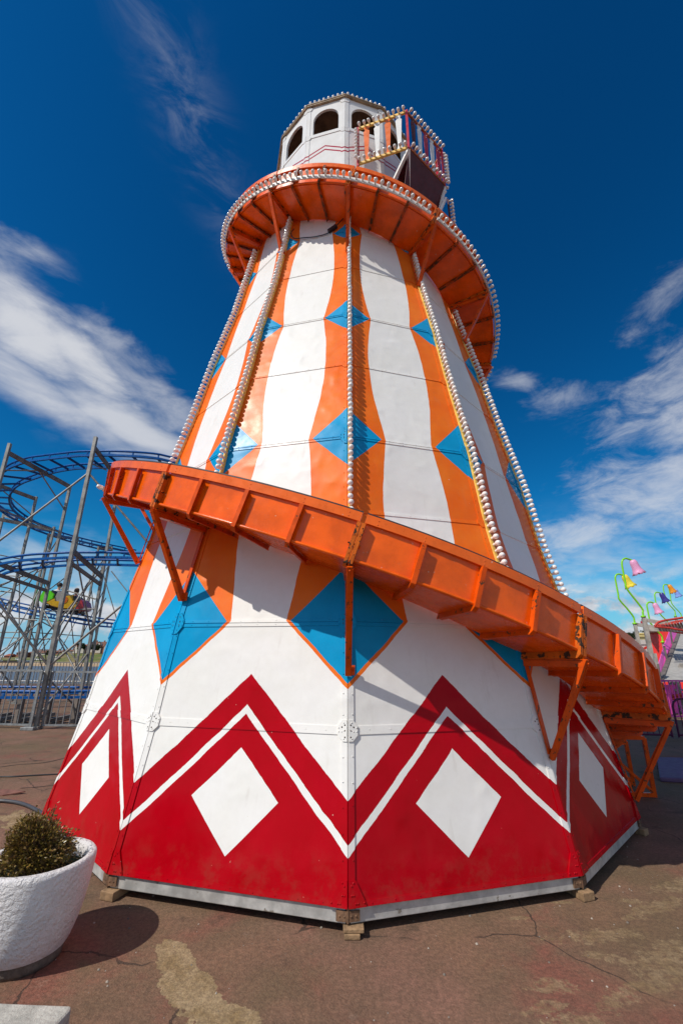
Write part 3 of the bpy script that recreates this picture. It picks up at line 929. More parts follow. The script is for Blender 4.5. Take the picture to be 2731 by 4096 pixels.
# ---- cabin on top
CBX = CX - 0.035
def cc(k, R, z): return Vector((CBX + R * math.sin(ang(k)), CY - R * math.cos(ang(k)), z))
CR, CZ0, CZ1, CSILL = 1.245, 7.5, 10.19, 9.42
def cabin_paint():
    m = bpy.data.materials.new('cabin_paint')
    m.use_nodes = True
    k = N(m.node_tree)
    b = k.new('ShaderNodeBsdfPrincipled'); o = k.new('ShaderNodeOutputMaterial')
    k.t.links.new(b.outputs[0], o.inputs[0])
    tcn = k.new('ShaderNodeTexCoord')
    sp = k.new('ShaderNodeSeparateXYZ'); k.put(sp.inputs[0], tcn.outputs['UV'])
    zz = k.add(sp.outputs[1], k.mul(k.m('ABSOLUTE', sp.outputs[0]), 0.165))
    l1 = k.lt(k.m('ABSOLUTE', k.sub(zz, 9.150)), 0.0155)
    l2 = k.lt(k.m('ABSOLUTE', k.sub(zz, 9.066)), 0.0155)
    c = k.mix(k.ramp(k.noise(tcn.outputs['Object'], 4, 5), .3, .7), (WHITE[0] * .93, WHITE[1] * .92, WHITE[2] * .9, 1), (*WHITE, 1))
    c = k.mix(k.m('MAXIMUM', l1, l2), c, (0.42, 0.012, 0.035, 1))
    c = k.mix(k.mul(k.ramp(k.noise(tcn.outputs['Object'], 22, 5, .65), .55, .8), .16), c, (.35, .27, .2, 1))
    k.put(b.inputs['Base Color'], c)
    b.inputs['Roughness'].default_value = .25
    bp = k.new('ShaderNodeBump'); bp.inputs['Distance'].default_value = 1.0
    k.put(bp.inputs['Height'], k.mul(k.noise(tcn.outputs['Object'], 3.5, 3), .008)); k.put(b.inputs['Normal'], bp.outputs[0])
    return m
MT['cabin'] = cabin_paint()
def arch_wall(b, k, R, holes=True):
    """one cabin side with an arched opening, as a band of quads round the hole"""
    h_ = R * math.sin(math.pi / 12)
    W_, zb_, zs_, zt_ = 0.665, 9.485, 9.80, 10.03
    def pt(s_, z):
        p = cc(k, R, z).lerp(cc(k + 1, R, z), (s_ + 1) / 2); return p
    inner = [(-W_, zb_), (W_, zb_), (W_, (zb_ + zs_) / 2), (W_, zs_)]
    for i in range(1, 12):
        a = math.pi * i / 12
        inner.append((W_ * math.cos(a), zs_ + (zt_ - zs_) * math.sin(a)))
    inner += [(-W_, zs_), (-W_, (zb_ + zs_) / 2)]
    outer = [(-1, CZ0 + 1.3), (1, CZ0 + 1.3), (1, (zb_ + zs_) / 2), (1, zs_)]
    for i in range(1, 12):
        a = math.pi * i / 12
        x, y = math.cos(a), math.sin(a)
        q = max(abs(x), abs(y))
        outer.append((x / q, zs_ + (CZ1 - zs_) * y / q))
    outer += [(-1, zs_), (-1, (zb_ + zs_) / 2)]
    m_ = len(inner)
    for i in range(m_):
        j = (i + 1) % m_
        Q = [outer[i], outer[j], inner[j], inner[i]]
        b.face([pt(*q) for q in Q], Q)
    # below
    Q = [(-1, CZ0), (1, CZ0), (1, CZ0 + 1.3), (-1, CZ0 + 1.3)]
    b.face([pt(*q) for q in Q], Q)
    return [pt(*q) for q in inner]
for k in range(-6, 6):
    b = MB()
    i1 = arch_wall(b, k, CR)
    b3 = MB()
    i2 = arch_wall(b3, k, CR - .035)
    for i in range(len(i1)):
        j = (i + 1) % len(i1)
        b.face([i1[i], i1[j], i2[j], i2[i]], [(0, 9.6)] * 4)
    cw = b.build('cabin_wall', MT['cabin'], tower)
    for p in b3.f: p.reverse()
    b3.uv = [None] * len(b3.f)
    b3.build('lining', MT['inside'], cw)
    # frame flats: corner posts, sill rail, head rail, brackets
    b = MB()
    for sgn in (1, -1):
        e2 = (cc(k + sgn, 1, 0) - cc(k, 1, 0)).normalized()
        nn2 = (outn(k) + outn(k + sgn)).normalized()
        P = cc(k, CR + .001, 0)
        b.obox(P + e2 * .030 + Vector((0, 0, (CZ0 + CZ1) / 2)) + nn2 * .003, e2 * .029, nn2 * .003, Vector((0, 0, (CZ1 - CZ0) / 2)), uvf=lambda v: (0.97, v.z))
        for zc, q in ((CSILL, .058), (CZ1 - .07, .05)):
            poly = [P + e2 * d + Vector((0, 0, zc + h2)) + nn2 * .007 for d, h2 in ((.002, -q), (.05, -q), (.082, -q * .3), (.082, q * .3), (.05, q), (.002, q))]
            b.prism(poly, nn2 * .004, uvf=lambda v: (0, 9.6))
            for d, h2 in ((.02, -.03), (.04, -.03), (.02, 0), (.06, 0), (.02, .03), (.04, .03)):
                b.dome(P + e2 * d + Vector((0, 0, zc + h2)) + nn2 * .011, nn2, .005, seg=6, uvf=lambda v: (0, 9.6))
    P, Q = cc(k, CR, CSILL), cc(k + 1, CR, CSILL)
    nn = (outn(k) + outn(k + 1)).normalized()
    b.obox((P + Q) / 2 + nn * .004, (Q - P) * .43, nn * .004, Vector((0, 0, .016)), uvf=lambda v: (0, 9.6))
    b.build('corner_post', MT['cabin'], tower)
b = MB()
for k in range(-6, 6):
    P, Q = cc(k, CR + .016, CZ1 + .005), cc(k + 1, CR + .016, CZ1 + .005)
    nn = (outn(k) + outn(k + 1)).normalized()
    b.obox((P + Q) / 2, (Q - P) * .5, nn * .02, Vector((0, 0, .028)))
    b.tube([P + nn * .02, Q + nn * .02], .010, 6)
rr = b.build('roof_ring', MT['roofring'], tower)
b = MB()
b.prism([cc(k, CR - .04, CZ1 - .05) for k in range(-6, 6)], (0, 0, .03))
b.build('ceiling', MT['inside'], tower)
b = MB()
b.prism([cc(k, CR - .04, 8.30) for k in range(-6, 6)], (0, 0, .03))
b.build('cabin_floor', MT['inside'], tower)
for k in range(-6, 6):
    P, Q = cc(k, CR + .012, CZ1 + .034), cc(k + 1, CR + .012, CZ1 + .034)
    for i in range(8):
        BULBS.append((P.lerp(Q, (i + .6) / 8.2), (Vector((0, 0, 1)) + Vector((random.uniform(-.08, .08), random.uniform(-.08, .08), 0))).normalized(), .95, rr))

# ---- balcony (a viewing box on the right of the cabin)
bA, bB, bC, bD = Vector((0.205, 4.69, 0)), Vector((0.940, 4.45, 0)), Vector((1.594, 4.990, 0)), Vector((1.30, 5.96, 0))
ZB, ZT = 8.56, 9.37
def rail_bar(p, q, w=.03, h=.035):
    b = MB(); b.bar(p, q, w, h, ext=.01); return b
V = lambda p, z: Vector((p.x, p.y, z))
cols = {0: ['orange', 'white', 'orange', 'white'], 1: ['maroon', 'white', 'redframe', 'white', 'redframe'], 2: ['redframe', 'white', 'redframe', 'white']}
for si, (p, q) in enumerate(((bA, bB), (bB, bC), (bC, bD))):
    e = (q - p).normalized(); nn = Vector((e.y, -e.x, 0))
    for z in (ZB + .02, ZT):
        b = MB()
        b.bar(V(p, z), V(q, z), .028, .045)
        st = b.build('balcony_rail', MT['yellow' if si == 0 else 'strip_back'], tower)
    b = MB()
    b.bar(V(p, ZB - .03), V(p, ZT + .03), .035, .035)
    b.build('balcony_post', MT['redframe'], tower)
    L = (q - p).length
    for z in (ZB + .04, ZT + .01):
        m_ = int(L / .072)
        for i in range(m_):
            BULBS.append((V(p.lerp(q, (i + .5) / m_), z) + nn * .015, (nn + Vector((random.uniform(-.06, .06), random.uniform(-.06, .06), random.uniform(.0, .14)))).normalized(), 1.02, st))
    if si in (0, 2):
        for i in range(9):
            BULBS.append((V(p if si == 0 else p, ZB + .1 + i * .075) + nn * .017, (nn - e * .25).normalized(), 1.05, st))
    nb = len(cols[si])
    for i, cname in enumerate(cols[si]):
        u = .07 + (i + .42) * (L - .1) / nb
        c = p + e * u - nn * .004
        top = .095 if i % 2 == 0 else .085
        # flat fretwork baluster: narrow waist near the head, tapering to the foot
        pr = [(x * .74, z) for x, z in [(.040, ZB + .03), (.052, ZB + .06), (.038, ZB + .10), (.036, ZB + .16), (.062, ZT - .17), (.066, ZT - .13), (.030, ZT - .10), (.036, ZT - .075), (.058, ZT - .05), (.058, ZT - .02)]]
        poly = [V(c + e * x, z) for x, z in pr] + [V(c - e * x, z) for x, z in reversed(pr)]
        b = MB(); b.prism(poly, nn * .014)
        b.build('baluster', MT[cname], tower)
# underside: boards running back to the tower below
lowA, lowB, lowC, lowD = V(cc(0.55, 1.36, 0), 8.0), V(cc(1.2, 1.42, 0), 7.66), V(cc(2.15, 1.50, 0), 7.62), V(cc(3.0, 1.30, 0), 7.7)
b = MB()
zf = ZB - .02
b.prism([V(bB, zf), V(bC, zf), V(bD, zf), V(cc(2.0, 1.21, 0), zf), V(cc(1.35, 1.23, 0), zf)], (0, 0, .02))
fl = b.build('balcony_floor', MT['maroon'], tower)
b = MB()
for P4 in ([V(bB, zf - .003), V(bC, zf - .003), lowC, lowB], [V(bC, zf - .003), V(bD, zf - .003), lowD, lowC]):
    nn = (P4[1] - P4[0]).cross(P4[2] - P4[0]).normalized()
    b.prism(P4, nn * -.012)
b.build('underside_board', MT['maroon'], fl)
b = MB()
b.bar(V(bB, zf - .01), cc(0.9, 1.34, 7.95), .045, .03)
b.bar(V(bB, zf - .01), cc(1.45, 1.42, 7.72), .045, .03)
b.bar(V(bC, zf - .01), cc(2.0, 1.55, 7.45), .045, .03)
b.bar(V(bC, zf - .25), cc(1.8, 1.55, 7.45), .045, .03)
b.build('balcony_strut', MT['white'], tower)
b = MB()
p0 = V(bC, ZB) + Vector((.10, .22, 0)); p1 = p0 + Vector((0.02, 0.03, -1.05))
b.bar(p0, p1, .03, .03)
st = b.build('light_strip', MT['maroon'], tower)
for i in range(14):
    BULBS.append((p0.lerp(p1, (i + .5) / 14) + Vector((.015, 0, 0)), Vector((.9, -.4, .1)).normalized(), .95, st))

# individual bulbs: the hundred that show largest; the rest as one string
bm_ = bulb_mesh()
eye = Vector((0, 0, CZ))
def facing(b_):
    p, d = b_[0], b_[1]
    vis = (p - Vector((CX, CY, p.z))).dot(eye - Vector((CX, CY, CZ))) > -0.9
    return vis
order = sorted(range(len(BULBS)), key=lambda i: ((BULBS[i][0] - eye).length + (0 if facing(BULBS[i]) else 50) + (4 if BULBS[i][0].z < 1.3 else 0)))
near = order[:100]
shared = None
for i in near:
    p, d, sc, st = BULBS[i]
    if shared is None:
        o = bm_.build('bulb', MT['bulb'], st); shared = o.data
        shared.transform(Matrix.Translation(WLOC[st.name]))
    else:
        o = bpy.data.objects.new('bulb', shared); COL.objects.link(o); o.parent = st
    o.location = p - WLOC[st.name]
    o.rotation_euler = d.to_track_quat('Z', 'Y').to_euler()
    o.scale = (sc, sc, sc)
rest = MB()
for i in order[100:]:
    p, d, sc, st = BULBS[i]
    q = d.to_track_quat('Z', 'Y').to_matrix()
    rest.mesh([q @ (v * sc) + p for v in bm_.v], bm_.f, 0, True)
tag(rest.build('bulb_string', MT['bulb'], tower), kind='stuff')
# loose lead and plug hanging under the upper turn
b = MB()
pa = [fp(-1, -.80, 7.02, .03), fp(-1, -.84, 6.90, .05), fp(-1, -.72, 6.80, .03), fp(-1, -.4, 6.78, .02), fp(-1, .0, 6.745, .02), fp(-1, .4, 6.76, .02), fp(-1, .62, 6.84, .03), fp(-1, .98, 7.02, .04)]
pts = []
for i in range(len(pa) - 1):
    for j in range(5):
        t = j / 5
        p0, p1, p2, p3 = pa[max(i - 1, 0)], pa[i], pa[i + 1], pa[min(i + 2, len(pa) - 1)]
        pts.append(0.5 * ((2 * p1) + (p2 - p0) * t + (2 * p0 - 5 * p1 + 4 * p2 - p3) * t * t + (3 * p1 - p0 - 3 * p2 + p3) * t ** 3))
b.tube(pts, .007, 6)
b.bar(fp(-1, .42, 6.775, .03), fp(-1, .68, 6.85, .035), .04, .04)
b.build('cable', MT['black'], tower)

# ------------------------------------------------------------------ things standing round it
def z7(x, y): return (x * .287, 1700 + y * .287)
def z5(x, y): return (x * .5315, 1700 + y * .5315)
def q1(x, y): return (x * .3189, 2500 + y * .3189)
def q2(x, y): return (x * .3189, 2300 + y * .3189)
def q3(x, y): return (2350 + x * .243, 2200 + y * .243)
def q4(x, y): return (2450 + x * .3402, 2450 + y * .3402)
def q5(x, y): return (x * .3189, 2900 + y * .3189)
def crom(P, sub=5):
    out = []
    for i in range(len(P) - 1):
        p0, p1, p2, p3 = P[max(i - 1, 0)], P[i], P[i + 1], P[min(i + 2, len(P) - 1)]
        for j in range(sub):
            t = j / sub
            out.append(0.5 * ((2 * p1) + (p2 - p0) * t + (2 * p0 - 5 * p1 + 4 * p2 - p3) * t * t + (3 * p1 - p0 - 3 * p2 + p3) * t ** 3))
    out.append(P[-1])
    return out
def resample(P, step):
    out = [P[0]]; acc = 0
    for a, b in zip(P, P[1:]):
        L = (b - a).length
        d = step - acc
        while d <= L:
            out.append(a.lerp(b, d / L)); d += step
        acc = (acc + L) % step
    return out

# loose grit and chippings on the asphalt
rg = random.Random(11)
b = MB()
for i in range(420):
    x, y = rg.uniform(-2.2, 2.6), rg.uniform(1.9, 4.6) if rg.random() < .75 else rg.uniform(1.9, 9)
    if (x - CX) ** 2 + (y - CY) ** 2 < 2.7 ** 2: continue
    r = rg.choice((.0022, .003, .003, .0045, .007)) * rg.uniform(.8, 1.3)
    b.dome((x, y, 0), (rg.uniform(-.4, .4), rg.uniform(-.4, .4), 1), r, r * rg.uniform(.6, 1.1), seg=5)
tag(b.build('grit', pmat('stone_chips', (0.26, 0.22, 0.18), .9, var=.6, vscale=3)), 'scattered small stone chips lying on the worn ground', 'grit', kind='stuff')
# ---- planter, bush
MT['stipple'] = pmat('white_stippled_concrete', (0.78, 0.74, 0.72), 0.34, var=0.06, bump=0.019, bscale=52, chips=24, chip_lo=0.70, chipcol=(0.09, 0.07, 0.05))
MT['concrete'] = pmat('bare_concrete', (0.17, 0.14, 0.11), 0.9, var=0.3, vscale=25, bump=0.006, bscale=80)
MT['slab'] = pmat('grey_concrete', (0.42, 0.40, 0.35), 0.88, var=0.28, vscale=9, bump=0.006, bscale=80, chips=40, chip_lo=0.68, chipcol=(0.16, 0.14, 0.12))
MT['soil'] = pmat('mossy_soil', (0.055, 0.060, 0.018), 0.95, var=0.6, vscale=22, bump=0.03, bscale=60)
PC = Vector((-1.573, 2.77, 0))
pl = thing('planter', 'round white rough-cast concrete planter at the left holding a scorched shrub', 'planter', PC)
b = MB()
b.lathe(PC, (0, 0, 1), [(.196, .050), (.210, .075), (.230, .13), (.248, .20), (.261, .28), (.269, .35), (.273, .395), (.272, .412), (.263, .422), (.240, .422), (.229, .412), (.225, .39), (.218, .30)], 96)
b.build('bowl', MT['stipple'], pl)
b = MB(); b.lathe(PC, (0, 0, 1), [(.0, .0005), (.182, .0005), (.185, .02), (.189, .053)], 64)
b.build('foot', MT['concrete'], pl)
b = MB()
vs, fs = [], []
rngs = 14
for i in range(rngs + 1):
    for j in range(48):
        a = 2 * math.pi * j / 48; r = .226 * i / rngs
        vs.append(PC + Vector((r * math.cos(a), r * math.sin(a), .345 + .020 * math.sin(7 * a + r * 30) * math.cos(23 * r) + random.uniform(-.006, .006))))
for i in range(rngs):
    for j in range(48):
        fs.append((i * 48 + j, i * 48 + (j + 1) % 48, (i + 1) * 48 + (j + 1) % 48, (i + 1) * 48 + j))
b.mesh(vs, fs, 0, True)
tag(b.build('soil', MT['soil'], pl))

def leaf_mat(name, cols, rough=0.45):
    m = bpy.data.materials.new(name); m.use_nodes = True
    k = N(m.node_tree)
    bb = k.new('ShaderNodeBsdfPrincipled'); o = k.new('ShaderNodeOutputMaterial')
    k.t.links.new(bb.outputs[0], o.inputs[0])
    obj = k.new('ShaderNodeTexCoord').outputs['Object']
    r = k.new('ShaderNodeValToRGB')
    els = r.color_ramp.elements
    while len(els) < len(cols): els.new(0.5)
    for i, c in enumerate(cols):
        els[i].position = 0.25 + 0.5 * i / (len(cols) - 1); els[i].color = (*c, 1)
    k.put(r.inputs[0], k.noise(obj, 26.0 if 'shrub' in name else 1.1, 3, 0.7))
    k.put(bb.inputs['Base Color'], r.outputs[0]); bb.inputs['Roughness'].default_value = rough
    return m
MT['shrub'] = leaf_mat('shrub_leaf', [(0.085, 0.085, 0.012), (0.25, 0.135, 0.035), (0.16, 0.125, 0.018), (0.31, 0.16, 0.055), (0.08, 0.045, 0.022)], 0.34)
MT['twig'] = pmat('twig', (0.085, 0.052, 0.032), 0.8, var=0.3, vscale=50)
rnd = random.Random(3)
bush = thing('shrub', 'half dead brown and green clipped shrub growing in the white planter', 'shrub', PC + Vector((0, 0, .34)))
tw, lf = MB(), MB()
def leaf(b, p, d, L, w):
    d = d.normalized(); ref = Vector((rnd.uniform(-1, 1), rnd.uniform(-1, 1), rnd.uniform(-1, 1)))
    e = d.cross(ref).normalized()
    nrm = e.cross(d)
    b.face([p, p + d * L * .45 + e * w + nrm * L * .08, p + d * L, p + d * L * .45 - e * w + nrm * L * .08])
BC = PC + Vector((-.032, -.005, .452))
for i in range(520):
    # stems fan out from the base to the crown's skin
    th = rnd.uniform(0, 2 * math.pi); ph = math.acos(rnd.uniform(-.35, 1))
    d = Vector((math.sin(ph) * math.cos(th), math.sin(ph) * math.sin(th), math.cos(ph)))
    rad = .130 * rnd.uniform(.72, 1.10) * (1 + .15 * math.sin(3 * th + 1) + .12 * math.sin(5 * ph + th))
    tip = BC + Vector((d.x * rad * 1.12, d.y * rad * 1.0, d.z * rad * 1.16))
    base = PC + Vector((rnd.uniform(-.03, .03), rnd.uniform(-.03, .03), .345))
    midp = base.lerp(tip, .55) + Vector((rnd.uniform(-.03, .03), rnd.uniform(-.03, .03), rnd.uniform(-.01, .03)))
    tw.tube([base, midp, midp.lerp(tip, .90)], [.0028, .0016, .0007], 4, caps=False)
    for q in range(3):
        a = midp.lerp(tip, rnd.uniform(.1, .82))
        tw.tube([a, a + d * rnd.uniform(.015, .045) + Vector((rnd.uniform(-.025, .025), rnd.uniform(-.025, .025), rnd.uniform(-.01, .03)))], [.0011, .0005], 3, caps=False)
    green = (d.x < .15 or d.z < -.05)
    cnt = 19 if green else 12
    if rnd.random() < .10: cnt = 1
    for q in range(cnt):
        a = midp.lerp(tip, rnd.uniform(.45, 1.04)) + Vector((rnd.gauss(0, .012), rnd.gauss(0, .012), rnd.gauss(0, .012)))
        leaf(lf, a, d + Vector((rnd.uniform(-.9, .9), rnd.uniform(-.9, .9), rnd.uniform(-.5, .9))), rnd.uniform(.011, .021), rnd.uniform(.0036, .0064))
for i in range(900):
    th = rnd.uniform(0, 2 * math.pi); r = .225 * math.sqrt(rnd.random())
    p = PC + Vector((r * math.cos(th), r * math.sin(th), .35 + rnd.uniform(0, .05) * (1 - r * 2.5)))
    leaf(lf, p, Vector((rnd.uniform(-1, 1), rnd.uniform(-1, 1), rnd.uniform(.2, 1))), rnd.uniform(.008, .016), rnd.uniform(.003, .005))
tw.build('twigs', MT['twig'], bush)
lf.build('foliage', MT['shrub'], bush)

# ---- concrete slab at the bottom left, hose, cable, board
b = MB()
sl_pts = [Vector((-2.1, 2.31, 0)), Vector((-1.60, 2.295, 0)), Vector((-1.30, 2.272, 0)), Vector((-1.044, 2.262, 0)), Vector((-1.035, 2.235, 0)), Vector((-1.050, 2.10, 0)), Vector((-1.045, 1.6, 0)), Vector((-2.1, 1.6, 0))]
b.prism([p + Vector((0, 0, .0)) for p in sl_pts], (0, 0, .115))
tag(b.build('concrete_slab', MT['slab'], None, Vector((-1.5, 2.0, 0)), bevel=.010), 'grey broken concrete slab lying below the white planter', 'slab')
MT['hose'] = pmat('grey_hose', (0.05, 0.047, 0.05), 0.45, var=0.2)
hp_ = [gnd(*q5(x, y), .018) for x, y in [(-300, 960), (0, 950), (110, 957), (220, 972), (330, 1003), (430, 1048), (520, 1098), (620, 1150)]]
b = MB(); b.tube(crom(hp_, 5), .0165, 10)
tag(b.build('hose', MT['hose'], None, hp_[0]), 'thick dark grey hose curving over the ground towards the tower base', 'hose')
hp_ = [gnd(*q5(x, y), .008) for x, y in [(-300, 668), (0, 650), (200, 645), (420, 632), (640, 620), (820, 612)]]
b = MB(); b.tube(crom(hp_, 4), .0085, 8)
tag(b.build('power_cable', MT['black'], None, hp_[0]), 'thin black power cable lying straight across the ground at left', 'cable')
MT['board'] = pmat('brown_board', (0.17, 0.072, 0.05), 0.75, var=0.3, vscale=14, bump=0.002)
pp = [gnd(*q5(x, y), .03) for x, y in [(-260, 812), (100, 802), (325, 826)]] + [gnd(*q5(x, y), .012) for x, y in [(120, 866), (40, 876), (-260, 870)]]
b = MB(); b.prism(pp, (0, 0, -.012))
tag(b.build('board', MT['board'], None, pp[0]), 'brown warped board lying flat near the left edge of the photo', 'board')
# dark joints in the asphalt
jm = pmat('tar_joint', (0.022, 0.018, 0.016), 0.9)
for pts_, w_ in (([(0, 525), (240, 495), (560, 470), (830, 410)], .010), ([(260, 790), (480, 775), (760, 745)], .008), ([(0, 490), (330, 452), (560, 440)], .006)):
    P = crom([gnd(*q5(x, y), .004) for x, y in pts_], 4)
    b = MB()
    for a_, c_ in zip(P, P[1:]):
        e = Vector((-(c_ - a_).y, (c_ - a_).x, 0)).normalized() * w_ * rnd.uniform(.7, 1.2)
        b.face([a_ - e, c_ - e, c_ + e, a_ + e])
    tag(b.build('tar_joint', jm), kind='structure')

# ---- roller coaster
MT['galv2'] = pmat('weathered_steel', (0.235, 0.225, 0.205), 0.55, metal=0.35, var=0.30, vscale=7, bump=0.001, bscale=50)
MT['galvdk'] = pmat('brown_steel_beam', (0.17, 0.14, 0.12), 0.6, metal=0.2, var=0.3, vscale=6)
P2b = Vector((-6.18, 9.91, 0))
rc = thing('roller_coaster', 'blue railed roller coaster on tall grey steel posts beside the sea', 'roller coaster', P2b)
def post(x, y, zt, w=.11, zb=0.0):
    b = MB()
    b.obox((x, y, (zt + zb) / 2), (w / 2, 0, 0), (0, w / 2, 0), (0, 0, (zt - zb) / 2))
    b.obox((x, y, zb + .03), (w * 1.1, 0, 0), (0, w * 1.1, 0), (0, 0, .03))
    b.build('support_post', MT['galv2'], rc)
    return Vector((x, y, zt))
def postpx(px, Y, w=.07):
    p = at(*px, Y); return post(p.x, p.y, p.z, w)
def beam(p, q, w=.05, h=.11, mat='galvdk'):
    b = MB(); b.bar(p, q, w, h); b.build('cross_beam', MT[mat], rc)
def brace(p, q, r=.018):
    b = MB(); b.tube([p, q], r, 8); b.build('brace', MT['galv2'], rc)
P2 = post(-6.18, 9.91, 6.65, .076)
P6 = post(-6.11, 11.22, 6.06, .062)
P3 = post(-7.99, 12.07, 6.20, .066)
p1 = at(*z5(78, 140), 10.25); P1 = post(p1.x, p1.y, p1.z, .072)
p4 = at(*z5(277, 540), 13.2); P4 = post(p4.x, p4.y, p4.z, .064)
P4l = post(p4.x - 1.3, p4.y - 1.3, p4.z + .45, .064)
P5 = post(-10.06, 14.83, 5.72, .066)
P5l = post(-11.6, 13.9, 5.9, .066)
PA = postpx(z7(66, 1222), 15.6)
PB = postpx(z7(690, 1512), 15.8)
P7 = postpx(z7(1092, 1556), 16.9)
P8 = postpx(z7(1380, 1695), 18.6)
P9 = postpx(z7(1565, 1700), 18.9)
up = lambda p, d: p + Vector((0, 0, d))
beam(up(P2, -.28), up(P6, -.05)); beam(up(P1, -.25), up(P3, -.05)); beam(up(P4l, -.2), up(P4, -.08)); beam(up(P5l, -.15), up(P5, -.12), mat='galv2')
beam(up(P7, -.10), up(PB, -.06), mat='galv2'); beam(up(P8, -.08), up(P9, -.02), mat='galv2'); beam(up(PA, -.10), at(*z7(245, 1315), 14.9), mat='galv2')
# lower level cross beams
def zat(post_, px): return at(*px, post_.y).z
for a_, c_, pa_, pc_ in ((P2, P6, z5(505, 945), z5(738, 1142)), (P1, P3, z5(-130, 985), z5(330, 1192))):
    za, zb = at(*pa_, a_.y).z, at(*pc_, c_.y).z
    beam(Vector((a_.x, a_.y, za)), Vector((c_.x, c_.y, zb)))
    beam(Vector((a_.x, a_.y, za - .28)), Vector((c_.x, c_.y, zb - .20)), .05, .08)
def rail3(pts, conv):
    return [at(*conv(x, y), Y) for x, y, Y in pts]
def track(outer, inner, tie=.42, r=.030):
    A, B = crom(outer, 6), crom(inner, 6)
    for P in (A, B):
        b = MB()
        b.tube(P, r, 8)
        low = [p + Vector((0, 0, -.125)) for p in P]
        for a_, c_ in zip(low, low[1:]):
            b.bar(a_, c_, .05, .055, ext=.004)
        for p in resample(P, tie):
            b.bar(p, p + Vector((0, 0, -.12)), .03, .03, (1, 0, 0))
        b.build('rail', MT['coast'], rc)
    LA, LB = sum((q - p).length for p, q in zip(A, A[1:])), sum((q - p).length for p, q in zip(B, B[1:]))
    cnt = int(max(LA, LB) / tie)
    ra, rb = resample(A, LA / cnt * .9999), resample(B, LB / cnt * .9999)
    for p, q in zip(ra, rb):
        b = MB(); b.bar(p + Vector((0, 0, -.125)), q + Vector((0, 0, -.125)), .045, .045); b.build('tie', MT['coastdk'], rc)
top_in = rail3([(2900, 660, 11.3), (2387, 573, 11.0), (2190, 545, 10.9), (1902, 527, 10.8), (1671, 526, 10.75), (1300, 540, 10.85), (1080, 550, 11.0), (900, 575, 11.1), (760, 605, 11.25), (640, 640, 11.5), (500, 690, 11.7), (350, 745, 11.95), (240, 810, 12.2), (190, 870, 12.4), (155, 930, 12.6), (150, 1000, 12.9), (175, 1090, 13.4), (250, 1180, 13.8), (400, 1290, 14.3), (520, 1360, 14.7), (700, 1430, 15.2), (900, 1510, 16), (1150, 1580, 17.2), (1400, 1640, 18.3), (1568, 1675, 19), (1900, 1745, 20)], z7)
top_out = rail3([(2900, 550, 10.8), (2410, 452, 10.5), (2190, 404, 10.35), (1902, 377, 10.25), (1568, 362, 10.25), (1355, 365, 10.3), (1100, 370, 10.4), (850, 395, 10.55), (600, 425, 10.75), (395, 455, 10.9), (200, 520, 11.05), (100, 575, 11.15), (0, 650, 11.3), (-120, 760, 11.6), (-190, 880, 12.1), (-190, 980, 12.8), (-120, 1060, 13.4), (0, 1125, 14.0), (150, 1230, 14.6), (300, 1310, 15.0), (500, 1410, 15.4), (700, 1485, 15.9), (900, 1555, 16.7), (1150, 1630, 17.9), (1400, 1690, 19), (1568, 1725, 19.7), (1900, 1790, 20.6)], z7)
track(top_out, top_in, .62)
mid_out = rail3([(-300, 1900, 10.6), (-50, 1880, 10.5), (200, 1835, 10.4), (450, 1805, 10.35), (700, 1790, 10.3), (880, 1780, 10.3), (1050, 1775, 10.3), (1360, 1775, 10.3), (1568, 1775, 10.3), (2000, 1780, 10.3)], z7)
mid_in = rail3([(-300, 2120, 11.2), (-50, 2062, 11.1), (130, 1988, 11.05), (300, 1955, 11.0), (500, 1930, 10.95), (700, 1908, 10.9), (900, 1892, 10.9), (1150, 1880, 10.9), (1360, 1876, 10.9), (1568, 1880, 10.9), (2000, 1890, 10.9)], z7)
track(mid_out, mid_in, .62)
low_a = rail3([(-200, 235, 17.0), (0, 290, 16.6), (200, 340, 16.5), (470, 400, 16.5), (700, 455, 16.6), (1000, 500, 17.0), (1200, 535, 17.3), (1470, 570, 17.6), (1800, 600, 18)], q2)
low_b = rail3([(-200, 300, 16.2), (0, 355, 15.8), (200, 405, 15.7), (470, 462, 15.7), (700, 500, 15.8), (1000, 560, 16.1), (1200, 590, 16.4), (1470, 615, 16.7), (1800, 640, 17)], q2)
track(low_b, low_a, .62, .026)
gr_a = rail3([(-300, 832, 10.55), (0, 833, 10.6), (300, 834, 10.6), (660, 838, 10.6), (1000, 830, 10.65), (1250, 826, 10.7), (1800, 820, 10.8)], q1)
gr_b = rail3([(-300, 775, 11.9), (0, 776, 11.9), (300, 778, 11.9), (660, 780, 11.9), (1000, 782, 11.9), (1250, 784, 12.0), (1800, 786, 12.1)], q1)
track(gr_a, gr_b, .62)
for a_ in gr_a:
    if -9 < a_.x < -3:
        b = MB()
        b.bar(Vector((a_.x, a_.y, .02)), Vector((a_.x, a_.y, a_.z - .15)), .10, .10)
        b.bar(Vector((a_.x, a_.y, .06)), Vector((a_.x, a_.y + 1.3, .06)), .08, .08)
        b.build('sleeper_stand', MT['galvdk'], rc)
